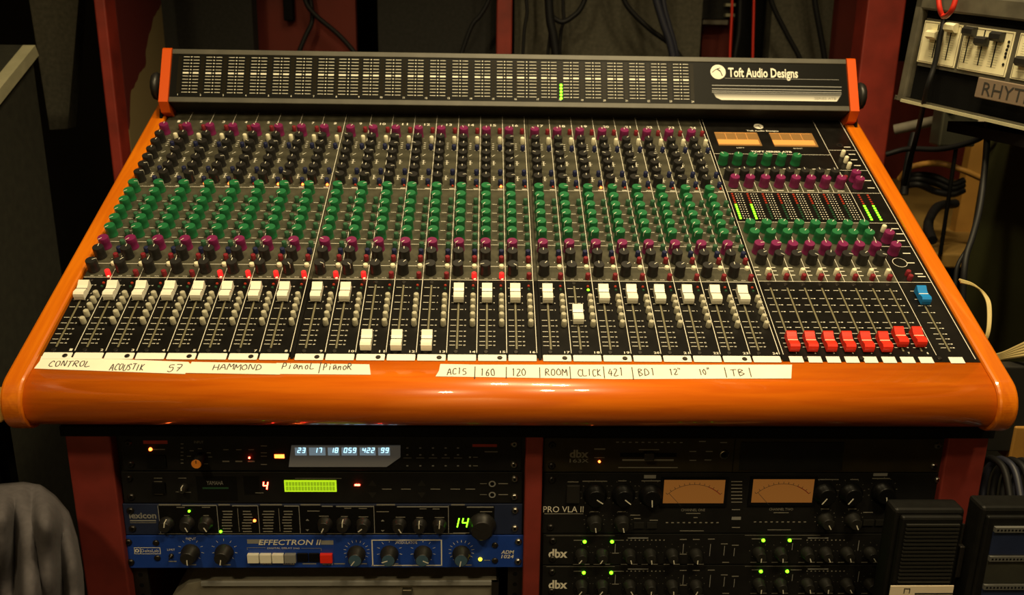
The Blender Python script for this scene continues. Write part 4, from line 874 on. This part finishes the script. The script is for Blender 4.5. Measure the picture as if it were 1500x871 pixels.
# patch frame seen between the felt panels
fr = empty('equipment_rack', at_y(1063, 100, 1.46)); tag(fr, 'dark equipment frame with pale bars behind the thin red cables', 'rack')
bz = fr.location
for (a, b) in (((1030, -60), (1068, 28)),): 
    p, q = at_y(*a, 1.46), at_y(*b, 1.46); MB().box(p.x-bz.x, q.x-bz.x, 0, 0.035, q.z-bz.z, p.z-bz.z, M['feltdark']).build('speaker_side', fr)
for y0_, y1_ in ((5, 10), (20, 25)):
    p, q = at_y(1062, y0_, 1.45), at_y(1102, y1_, 1.45); MB().box(p.x-bz.x, q.x-bz.x, -0.02, 0, q.z-bz.z, p.z-bz.z, M['trim']).build('bar', fr)
p, q = at_y(1030, 29, 1.45), at_y(1066, 36, 1.45); MB().box(p.x-bz.x, q.x-bz.x, -0.01, 0.02, q.z-bz.z, p.z-bz.z, M['lidgrey']).build('edge', fr)
p, q = at_y(1088, -60, 1.40), at_y(1126, 130, 1.40); MB().box(p.x-bz.x, q.x-bz.x, -0.06, -0.03, q.z-bz.z, p.z-bz.z, M['gap']).build('upright', fr)
MB().box(-0.05, 0.05, -0.03, 0.04, -bz.z, at_y(1066, 130, 1.45).z-bz.z+0.05, M['gap']).build('frame_column', fr)
# handle on the red board
p = at_y(423, 12, 1.40); h_ = MB().box(-0.012, 0.012, -0.012, 0.018, -0.03, 0.06, M['gap'], 0.003).build('pull_handle', rb); h_.parent = rb; h_.location = (p.x-rb.location.x, 1.40-rb.location.y-0.0, p.z-rb.location.z)
# hanging grey panel on the far left
o = upright('acoustic_panel', [(-10, -330), (148, -330), (120, -60), (99, 188), (73, 190)], 1.0, 0.04, M['felt']); tag(o, 'tapering grey felt panel hanging in the dark left corner', 'acoustic panel')
# left foreground cabinet with slanted pale lid edge
XC = -0.86
pts = [at_x(45, 66, XC), at_x(0, 121, XC)]; far = pts[0]; near = pts[1]
sl = (near.z-far.z)/(near.y-far.y); yn = -0.1; zn = far.z+sl*(yn-far.y); zn = max(zn, 0.35); yn = far.y+(zn-far.z)/sl
cab = empty('slant_top_cabinet', (XC, (far.y+yn)/2, 0)); tag(cab, 'dark carpeted slant top cabinet with pale edge at the far left', 'cabinet')
cy_ = cab.location.y
MB().prism([(far.y-cy_, 0), (far.y-cy_, far.z-0.02), (yn-cy_, zn-0.02), (yn-0.05-cy_, zn-0.02), (yn-0.05-cy_, 0)], 0, -0.45, 0.0, M['case']).build('body', cab)
d = Vector((0, yn-far.y, zn-far.z)).normalized(); n = Vector((0, -d.z, d.y)); n = n if n.z > 0 else -n
mb = MB(); a = Vector((0, far.y-cy_, far.z)); b = Vector((0, yn-cy_, zn))
mb.prism([((a-n*0.022).y, (a-n*0.022).z), (a.y, a.z), (b.y, b.z), ((b-n*0.022).y, (b-n*0.022).z)], 0, -0.46, -0.014, M['case']); mb.build('lid', cab)
MB().prism([((a-n*0.020).y, (a-n*0.020).z), (a.y, a.z), (b.y, b.z), ((b-n*0.020).y, (b-n*0.020).z)], 0, -0.0138, 0.008, M['trim']).build('lid_edge', cab)
# pale wooden edge behind the left end of the armrest
p = at_d(6, 592, 1.08); st_ = empty('side_table', (p.x-0.16, p.y+0.1, 0)); tag(st_, 'pale wooden side table just left of the console', 'table')
MB().box(-0.02, 0.172, -0.13, -0.07, p.z-0.012, p.z+0.012, M['tan'], 0.004).build('table_top', st_)
for sx in (0.0, 0.14):
    for sy in (-0.118, -0.082): MB().box(sx-0.008, sx+0.008, sy-0.008, sy+0.008, 0, p.z-0.012, M['gap']).build('leg', st_)

# ---- cables
def cable(pts, r, mat, label, group=None, n=8):
    P = [at_y(*p) for p in pts]; b = P[-1].copy(); Q = smooth_pts([q-b for q in P], n)
    if pts[0][1] < 0: Q.insert(0, Q[0]+Vector((0, 0, 0.9)))
    if pts[-1][1] < 0: Q.append(Q[-1]+Vector((0, 0, 0.9)))
    o = MB().tube(Q, r, M[mat], 8).build('cable', None, b)
    return tag(o, label, 'cable', group)
cable([(440, -40, 1.36), (447, 0, 1.36), (462, 22, 1.355), (495, 50, 1.35), (520, 78, 1.34), (545, 115, 1.33)], 0.006, 'rubber', 'black cable slanting down right across the red board')
cable([(450, -30, 1.38), (456, 8, 1.38), (457, 32, 1.37), (448, 52, 1.36), (437, 80, 1.35), (430, 115, 1.34)], 0.006, 'rubber', 'black cable bending down left across the red board')
cable([(722, -30, 1.18), (716, 0, 1.18), (704, 22, 1.18), (690, 40, 1.18), (672, 90, 1.18)], 0.005, 'rubber', 'black cable slanting down left of the middle red post')
cable([(770, -30, 1.22), (771, 0, 1.22), (772, 20, 1.22), (768, 45, 1.22), (765, 100, 1.22)], 0.004, 'rubber', 'thin black cable just right of the middle red post')
cable([(804, -30, 1.18), (804, 0, 1.18), (806, 30, 1.18), (811, 55, 1.18), (818, 110, 1.18)], 0.010, 'rubber', 'thick black cable hanging right of the middle red post')
cable([(806, -30, 1.2), (806, 45, 1.2), (803, 75, 1.2), (800, 110, 1.2)], 0.004, 'rubber', 'thin black cable hanging behind the thick one')
cable([(824, -30, 1.24), (825, 15, 1.24), (826, 30, 1.24), (822, 45, 1.24), (820, 75, 1.24), (819, 115, 1.24)], 0.004, 'rubber', 'thin dark cable crossing the loop of another cable')
cable([(806, 18, 1.21), (812, 27, 1.21), (824, 32, 1.21), (838, 25, 1.21), (852, 10, 1.21), (865, -25, 1.21)], 0.006, 'rubber', 'dark cable sagging in a short loop before the wide felt panel')
cable([(905, -30, 1.2), (915, 2, 1.2), (930, 22, 1.2), (955, 45, 1.2), (985, 68, 1.2), (1010, 105, 1.2)], 0.006, 'rubber', 'black cable slanting down right across the wide felt panel')
cable([(955, -30, 1.14), (963, 5, 1.14), (972, 35, 1.14), (982, 65, 1.14), (992, 115, 1.14)], 0.009, 'bluecable', 'thick blue black cable in front of the wide felt panel')
cable([(968, -30, 1.16), (973, 10, 1.16), (981, 40, 1.16), (989, 70, 1.16), (996, 115, 1.16)], 0.006, 'bluecable', 'blue black cable running beside a thicker one')
cable([(1073, -30, 1.2), (1072, 20, 1.2), (1070, 60, 1.2), (1068, 120, 1.2)], 0.003, 'redcable', 'thin red cable hanging, the left one of two')
cable([(1105, -30, 1.2), (1104, 20, 1.2), (1103, 60, 1.2), (1102, 120, 1.2)], 0.003, 'redcable', 'thin red cable hanging, the right one of two')
cable([(1085, -30, 1.24), (1084, 15, 1.24), (1082, 50, 1.24), (1076, 85, 1.24), (1072, 125, 1.24)], 0.006, 'rubber', 'dark cable hanging between the two red ones')
cable([(1120, -40, 1.22), (1131, 5, 1.22), (1150, 45, 1.22), (1170, 82, 1.22), (1186, 120, 1.22)], 0.006, 'rubber', 'black cable slanting across the narrow felt panel')
cable([(1190, -40, 1.22), (1194, 5, 1.22), (1201, 45, 1.22), (1207, 80, 1.22), (1212, 120, 1.22)], 0.007, 'rubber', 'black cable hanging at the right edge of the narrow felt panel')

# ================================================================== right side: rhythm box and table
c0, c2 = at_d(1316, 142, 1.30), at_d(1500, 184, 1.13)
ex = (c2-c0).normalized(); r1 = ray(1345, 0); c1 = CAM + r1*((c0-CAM).dot(ex)/r1.dot(ex)); ez = ex.cross(c1-c0).normalized(); ey = ez.cross(ex)
rot = Matrix((ex, ey, ez)).transposed(); fz = c0
rh = empty('rhythm_box', fz); rh.rotation_euler = rot.to_euler(); tag(rh, 'grey rhythm box with ivory slider panels at the upper right', 'rhythm box')
def rp(px, py): 
    p = on_plane(px, py, fz, ez)-fz; return p.dot(ex), p.dot(ey)
wd_ = rp(1500, 190)[0]+0.22; ht_ = rp(1346, -2)[1]+0.012
def off(*ps): return [rp(*p) for p in ps]
q_ = rp(1335, 122); 
MB().box(0, wd_, 0.0, ht_, -0.24, -0.010, M['greydev'], 0.006).build('housing', rh)
yb_ = rp(1328, 124)[1]; yt_ = rp(1355, 14)[1]
MB().box(0.0, wd_, 0, yb_-0.02, -0.011, 0.004, M['greydev'], 0.003).build('lower_lip', rh)
MB().box(0, 0.014, 0, ht_, -0.012, 0.004, M['greydev'], 0.003).build('side_frame', rh)
MB().box(0, wd_, yt_, ht_, -0.012, 0.004, M['greydev'], 0.003).build('upper_frame', rh)
MB().box(0.014, wd_, yb_-0.018, yt_, -0.011, -0.008, M['gap']).build('recess', rh)
MB().box(0.010, wd_, yb_-0.024, yb_-0.020, 0.004, 0.006, M['trim']).build('trim_strip', rh)
mp_ = MB().box(0.018, wd_, rp(1342, 96)[1], rp(1352, 26)[1], -0.009, -0.004, M['greydev']).build('control_panel', rh)
def slide_panel(pq, sl, name='slider_panel'):
    (x0, y0), (x1, y1) = pq
    po = MB().box(x0, x1, y0, y1, -0.004, -0.0025, M['ivory'], 0.0006).build(name, rh)
    g = MB(); 
    for (px, pt, pb) in sl:
        a = rp(px[0], pt); b = rp(px[1], pb); 
        for k in range(12):
            y = y0+0.010+(y1-y0-0.022)*k/11; g.quad(a[0]-0.007, a[0]+0.007, y-0.0002, y+0.0002, -0.0023, M['trim'])
        g.quad(a[0]-0.0009, a[0]+0.0009, b[1], a[1], -0.0021, M['gap'])
    g.line((x0+0.002, y0+0.002), (x1-0.002, y0+0.002), 0.0006, -0.0022, M['plaque']); g.line((x0+0.002, y1-0.002), (x1-0.002, y1-0.002), 0.0006, -0.0022, M['plaque']); g.line((x0+0.002, y0+0.002), (x0+0.002, y1-0.002), 0.0006, -0.0022, M['plaque']); g.line((x1-0.002, y0+0.002), (x1-0.002, y1-0.002), 0.0006, -0.0022, M['plaque'])
    g.build('slider_scale', po); return po
ya, yb2 = rp(1345, 91)[1], rp(1356, 30)[1]
xa, xb_ = rp(1347, 60)[0], rp(1402, 70)[0]
p1_ = slide_panel(((xa, ya), (xb_, yb2)), [((1374, 1364), 36, 85), ((1394, 1385), 38, 88)])
xc_, xd_ = rp(1406, 70)[0], rp(1478, 80)[0]
p2_ = slide_panel(((xc_, ya), (xd_, yb2)), [((1421, 1411), 42, 92), ((1442, 1432), 44, 96), ((1462, 1452), 47, 99)])
xe_ = rp(1484, 85)[0]; p3_ = slide_panel(((xe_, ya), (xe_+0.07, yb2)), [((1500, 1496), 80, 98)])
def scap(px, py, mat, w=0.016, h=0.012):
    q = rp(px, py); MB().prism([(q[1]-h/2, -0.002), (q[1]-h/2, 0.004), (q[1]-h*0.2, 0.009), (q[1]+h*0.3, 0.009), (q[1]+h/2, 0.005), (q[1]+h/2, -0.002)], 0, q[0]-w/2, q[0]+w/2, mat).build('slider_cap', rh)
for px, py, mt in ((1368.5, 51, 'ivory'), (1395.5, 40.5, 'ivory'), (1422.5, 46, 'kblack'), (1440, 60.5, 'kblack'), (1463, 53.5, 'kblack'), (1500, 90, 'kblack')): scap(px, py, M[mt])
dt = MB()
for px, py in ((1476.5, 61.5), (1475.5, 67.5), (1473.5, 73), (1472, 78.5), (1471, 83.5), (1468, 94.5)): dt.disc(rp(px, py), 0.0020, -0.0018, M['kgrey'], 10)
dt.build('jack_dots', rh)
a = rp(1432, 137); b = rp(1500, 152)
pq = MB().box(a[0], a[0]+0.14, a[1]-0.004, a[1]+0.022, 0.002, 0.006, M['plaque'], 0.001).build('name_plaque', rh)
tt = MB(); q = rp(1440, 131)
tt.text('RHYTHM', q[0]+0.004, a[1]+0.009, 0.0165, 0.0064, M['ink'], None, 0, 'L'); tt.build('lettering', pq)
# cables hanging over the rhythm box
o = MB().tube(smooth_pts([at_d(1374, -20, 1.20)-fz, at_d(1376, 10, 1.20)-fz, at_d(1382, 24, 1.20)-fz, at_d(1392, 18, 1.16)-fz, at_d(1399, 2, 1.15)-fz, at_d(1402, -20, 1.15)-fz], 6), 0.0035, M['redcable']).build('cable', None, fz); tag(o, 'red cable loop hanging over the top of the rhythm box', 'cable')
o = MB().tube(smooth_pts([at_d(1390, -20, 1.22)-fz, at_d(1386, 15, 1.22)-fz, at_d(1378, 50, 1.22)-fz, at_d(1369, 95, 1.23)-fz, at_d(1358, 130, 1.24)-fz, at_d(1345, 190, 1.30)-fz, at_d(1333, 235, 1.36)-fz, at_d(1325, 270, 1.4)-fz], 6), 0.0038, M['rubber']).build('cable', None, fz); tag(o, 'black cable running down over the front of the rhythm box', 'cable')
# olive speaker stack on the right, carrying the rhythm box
oc = empty('covered_amplifier', (1.05, 0.45, 0)); tag(oc, 'tall dark olive covered amplifier under the rhythm box', 'amplifier')
zt = c2.z-0.012
MB().box(-0.235, 0.25, -0.30, 0.13, 0.62, zt-0.016, M['olive'], 0.012).build('cover', oc)
MB().box(-0.255, 0.25, -0.32, 0.15, 0.585, 0.62, M['kgrey'], 0.006).build('base_board', oc)
MB().box(-0.25, 0.25, -0.31, 0.14, 0.0, 0.585, M['case'], 0.006).build('lower_cabinet', oc)
MB().box(-0.40, 0.0, -0.26, -0.06, zt-0.015, zt, M['gap']).build('top_board', oc)
# wooden table behind on the right with board, bracket and cables
ZTAB = 0.80
tb = empty('wooden_table', (1.225, 1.2, 0)); tag(tb, 'worn pale wooden table behind the right side of the console', 'table')
MB().box(-0.40, 0.5, -0.46, 0.50, ZTAB-0.03, ZTAB, M['tabletop'], 0.004).build('table_top', tb)
for sx in (-0.36, 0.45):
    for sy in (-0.42, 0.45): MB().box(sx-0.02, sx+0.02, sy-0.02, sy+0.02, 0, ZTAB-0.03, M['tan']).build('leg', tb)
p = at_z(1415, 338, ZTAB); t_ = at_y(1428, 182, p.y)
bo = MB().prism([(-0.030, 0), (0.025, 0), (0.032, t_.z-ZTAB), (-0.022, t_.z-ZTAB)], 1, -0.01, 0.014, M['tan']).build('wooden_board', None, (p.x, p.y, ZTAB)); tag(bo, 'upright tan board standing on the table behind the console', 'board')
q = at_y(1434, 172, p.y); pp = MB().prism([(-0.03, -0.035), (0.02, -0.02), (0.035, 0.03), (-0.005, 0.02)], 1, 0, 0.002, M['paper']).build('paper_scrap', None, (q.x, p.y-0.016, q.z)); tag(pp, 'white paper scrap at the top of the tan board', 'paper')
# clamp and bar
q0, q1 = at_d(1310, 190, 1.75), at_d(1392, 172, 1.70); q2 = at_d(1400, 170, 1.66)
cl = empty('clamp_arm', q2); tag(cl, 'grey metal clamp on a horizontal bar below the rhythm box', 'clamp')
MB().tube([q0-q2, q1-q2, q2-q2], 0.010, M['lidgrey']).build('bar', cl)
MB().box(-0.035, 0.035, -0.02, 0.02, -0.055, 0.045, pmat('clamp_metal', (0.11, 0.11, 0.08), 0.35, metal=0.7), 0.004).build('bracket', cl)
for sx in (-0.022, 0.012): MB().lathe((0,0,0), [(0.009,0),(0.008,0.006),(0.004,0.01)], M['steel'], 10).build('bolt', cl, (sx, -0.02, 0.015), (math.pi/2, 0, 0))
q = at_y(1404, 260, q2.y); MB().tube([Vector((0.01, 0.0, -0.05)), Vector((0.012, 0.0, ZTAB-q2.z))], 0.004, M['gap']).build('stem', cl)
def tcable(pts, r, mat, label, group=None):
    P = [at_d(*p) for p in pts]; b = P[-1].copy(); o = MB().tube(smooth_pts([q-b for q in P], 8), r, M[mat], 8).build('cable', None, b); return tag(o, label, 'cable', group)
tcable([(1318, 262, 1.75), (1335, 245, 1.72), (1372, 239, 1.72), (1405, 247, 1.7), (1440, 262, 1.7)], 0.006, 'tan', 'tan cable arched over the dark cables on the table')
tcable([(1298, 226, 1.62), (1330, 218, 1.6), (1380, 218, 1.55), (1430, 205, 1.5), (1455, 185, 1.46)], 0.005, 'rubber', 'black cable strung across below the clamp')
tcable([(1450, 150, 1.24), (1444, 230, 1.22), (1436, 300, 1.2), (1425, 345, 1.18), (1416, 372, 1.17), (1412, 400, 1.165), (1410, 440, 1.17)], 0.0042, 'rubber', 'thick black cable hanging along the olive amplifier edge')
tcable([(1447, 160, 1.25), (1440, 260, 1.23), (1430, 330, 1.22), (1418, 362, 1.21), (1402, 392, 1.2), (1398, 440, 1.2)], 0.003, 'rubber', 'thinner black cable hanging beside the thick one')
tcable([(1400, 298, 1.75), (1375, 302, 1.72), (1362, 320, 1.68), (1360, 335, 1.66), (1366, 352, 1.62)], 0.009, 'rubber', 'dark cable curling on the table top')
for i, (y0_, dy_) in enumerate(((262, 0), (270, 4), (256, -3))): tcable([(1322, y0_+3, 1.85), (1345, y0_, 1.82), (1370, y0_+6+dy_, 1.82), (1395, y0_+14, 1.8), (1412, y0_+8, 1.8)], 0.007, 'rubber', ['black cable lying in the middle of the heap on the table', 'black cable lying nearest in the heap on the table', 'black cable lying farthest in the heap on the table'][i], 'heap of cables on the table')
tcable([(1340, 195, 1.66), (1334, 220, 1.66), (1327, 260, 1.66), (1324, 285, 1.66)], 0.008, 'rubber', 'dark upright cable right of the wide red post')
# cream cables
for i in range(3): tcable([(1405+i, 409+i*2, 1.10), (1425+i*1.5, 416+i*1.5, 1.10), (1440+i*2, 430+i, 1.10), (1447+i*2, 450, 1.09), (1445+i*1.5, 490, 1.08), (1430, 520, 1.10)], 0.0013, 'creamcable', ['inner', 'middle', 'outer'][i]+' cream cable of the loop right of the console', 'cream cables looping beside the console')
for i in range(5): tcable([(1452, 522+i*2.2, 1.14), (1470, 517+i*2.0, 1.12), (1490, 508+i*3.4, 1.10), (1515, 496+i*5.5, 1.08), (1545, 480+i*8, 1.06)], 0.0024, 'creamcable', ['topmost', 'second from top', 'middle', 'second lowest', 'lowest'][i]+' cream cable in the bunch fanning out at the right edge', 'bunch of cream cables')

# ================================================================== lower right: speakers, cable coil
def cabinet(name, label, cat, px0, px1, pyt, D, w_extra, h, d, zb=0.0):
    a = at_d(px0, pyt, D); b = at_d(px1, pyt, D); cx = (a.x+b.x)/2; o = empty(name, (cx, a.y, zb)); tag(o, label, cat); return o, (b.x-a.x)/2+w_extra, a.z-zb
sp_, hw, hz = cabinet('monitor_speaker', 'black speaker with a ribbed front grille at the lower right', 'speaker', 1312, 1417, 746, 0.985, 0, 0, 0, 0.30)
MB().box(-hw, hw, 0, 0.026, 0, hz, M['spk'], 0.004).build('cabinet', sp_)
gr = MB().box(-hw+0.005, hw-0.005, -0.008, 0.0, 0.02, hz-0.005, M['spk'], 0.003).build('grille_frame', sp_)
N = 30
sl_ = MB().box(-hw+0.010, hw-0.010, -0.0012, 0.0012, -0.0011, 0.0011, M['spkrib']).mesh('grille_rib')
for k in range(N): put('grille_rib', sl_, gr, (0, -0.0095, hz-0.014-k*0.0048))
for k in range(5): MB().box(hw+0.0005, hw+0.003, 0.002+k*0.005, 0.0045+k*0.005, 0.02, hz-0.02, M['kgrey']).build('side_rib', sp_)
hn = MB().box(hw-0.001, hw+0.005, -0.004, 0.006, hz-0.085, hz-0.045, M['screw'], 0.001).build('hinge', sp_)
st2 = MB().box(-0.05, 0.05, -0.12, 0.035, 0, 0.015, M['gap']).prism([(-0.02, 0.015), (0.04, 0.015), (0.03, 0.285), (-0.01, 0.285)], 1, 0.0, 0.03, M['gap']).box(-0.05, 0.05, -0.03, 0.035, 0.285, 0.30, M['gap']).build('speaker_stand', None, (sp_.location.x, sp_.location.y, 0)); tag(st2, 'black stand carrying the ribbed speaker', 'stand')
a = at_y(1305, 858, sp_.location.y-0.014); b = at_y(1398, 855, sp_.location.y-0.014)
sg_ = MB().box(0, b.x-a.x, -0.001, 0, -0.05, 0, M['paper']).build('paper_sign', None, (a.x, sp_.location.y-0.013, a.z)); tag(sg_, 'cream paper sign at the bottom of the ribbed speaker front', 'sign')
pm_ = MB(); S_ = (b.x-a.x)/93.0
for x0, x1, z0, z1 in ((20, 29, -5, -3.6), (20, 21.2, -12, -5), (28, 29.2, -12, -5), (37, 93, -14, -11.5)): pm_.box(x0*S_, x1*S_, -0.0014, -0.0011, z0*S_, z1*S_, M['ink'])
pm_.line((0, 0), (0.00001, 0), 0.0001, -0.9, M['ink']) if False else None
pm_.build('sign_print', sg_)
rk_, hw, hz = cabinet('slotted_cabinet', 'black cabinet with perforated grey bars at the right edge', 'cabinet', 1440, 1560, 743, 0.965, 0, 0, 0, 0.0)
MB().box(-hw, hw, 0, 0.03, 0, hz, M['spk'], 0.004).build('cabinet', rk_)
MB().box(-hw+0.004, hw-0.004, -0.006, 0, 0.05, hz-0.008, M['spk'], 0.002).build('front_frame', rk_)
for k in range(6):
    zb_ = hz-0.022-k*0.036
    bar_ = MB().box(-hw+0.012, hw-0.008, -0.010, -0.006, zb_-0.003, zb_+0.003, M['kgrey'] if False else pmat('bar_grey', (0.10, 0.10, 0.095), 0.5)).build('perforated_bar', rk_)
    hm = MB()
    for j in range(22): xx = -hw+0.015+j*0.004; hm.box(xx-0.001, xx+0.001, -0.0104, -0.0101, zb_-0.001, zb_+0.001, M['gap'])
    hm.build('bar_holes', bar_)['kind'] = 'stuff'
    MB().box(-hw+0.012, hw-0.008, -0.0075, -0.006, zb_-0.032, zb_-0.004, M['navy' if k % 2 == 0 else 'case']).build('cloth_panel', rk_)
# coiled cables behind the cabinets
for i in range(5):
    tcable([(1424+i*14, 745, 1.09), (1428+i*15, 700, 1.09), (1440+i*15, 676+i, 1.08), (1455+i*15, 672+i, 1.06), (1472+i*15, 690, 1.04), (1482+i*16, 745, 1.02)][::1], 0.0042, ['rubber', 'bluecable', 'rubber', 'rubber', 'bluecable'][i], ['leftmost', 'second from left', 'middle', 'fourth from left', 'rightmost'][i]+' black cable of the coil above the slotted cabinet', 'coil of black cables')
a = at_d(1487, 720, 1.10); cb = MB().box(-0.02, 0.08, 0, 0.06, -0.25, 0.02, M['trim'], 0.003).build('cardboard_box', None, (a.x, a.y, a.z)); tag(cb, 'pale cardboard box behind the cable coil', 'box')
cb.location.z = 0.27
a = at_d(1496, 655, 1.12); cb = MB().box(-0.012, 0.1, 0, 0.05, -0.02, 0.028, M['tan'], 0.002).build('orange_box', None, a); tag(cb, 'orange tan box at the right edge under the console corner', 'box')
a = at_d(1476, 570, 1.10); g2 = MB().box(-0.02, 0.14, 0, 0.02, -0.085, 0.03, M['kgrey'], 0.002).build('grey_panel', None, a); tag(g2, 'dark grey panel behind the right front corner of the console', 'panel')

# ================================================================== lower left: chair with grey jacket
cp = at_d(30, 790, 0.92)
ch = empty('studio_chair', (cp.x-0.06, cp.y+0.085, 0)); tag(ch, 'dark studio chair under the grey jacket at the lower left', 'chair')
zt = at_d(40, 712, 0.92).z
MB().box(-0.13, 0.03, -0.02, 0.02, zt-0.38, zt-0.05, M['kgrey'], 0.015).build('backrest', ch)
MB().box(-0.20, 0.20, -0.42, -0.02, 0.40, 0.46, M['kgrey'], 0.02).build('seat', ch)
MB().lathe((0, -0.27, 0.05), [(0.03, 0), (0.025, 0.35)], M['screw'], 12).build('column', ch)
MB().box(-0.02, 0.02, 0.0, 0.02, 0.42, zt-0.2, M['screw']).build('back_bar', ch)
for k in range(5):
    a = k*2*math.pi/5; MB().tube([(0, -0.27, 0.08), (0.23*math.cos(a), -0.27+0.23*math.sin(a), 0.03)], 0.015, M['screw']).build('base_leg', ch)
# jacket: a continuous draped surface with folds
NU, NV = 64, 44; vs = []; fs = []
outl = [(-110, 800), (-90, 760), (-60, 727), (-20, 714), (10, 711), (35, 709), (58, 713), (78, 728), (98, 752), (110, 790), (118, 840), (126, 990)]
def ytop(x):
    for (xa, ya_), (xb, yb_) in zip(outl[:-1], outl[1:]):
        if x <= xb: return ya_+(yb_-ya_)*(x-xa)/(xb-xa)
    return outl[-1][1]
for j in range(NV):
    tv = j/(NV-1)
    for i in range(NU):
        X = -110+236*(1-(1-i/(NU-1))**1.6); yt = ytop(X); Y = yt+(1000-yt)*tv
        e = max(0.0, 1-((X+8)/136.0)**2)**0.5; d = min(1, (Y-yt)/55.0); d = math.sin(d*math.pi/2)
        fold = 0.017*math.sin(X*0.085+(Y-700)*0.018+1.2*math.sin((Y-700)*0.012+X*0.01))+0.010*math.sin(X*0.19-(Y-700)*0.012+2)+0.004*math.sin(X*0.05+(Y-700)*0.07)
        P_ = at_d(X, Y, 0.97-0.075*e*d-fold*d*(0.35+0.65*e)); vs.append(P_-ch.location)
for j in range(NV-1):
    for i in range(NU-1): fs.append((j*NU+i, j*NU+i+1, (j+1)*NU+i+1, (j+1)*NU+i))
jk = MB().add(vs, fs, M['cloth'], True).build('jacket', None, ch.location); sd = jk.modifiers.new('thick', 'SOLIDIFY'); sd.thickness = 0.003; sd.offset = -1
tag(jk, 'grey jacket draped over the chair back at the lower left', 'jacket')
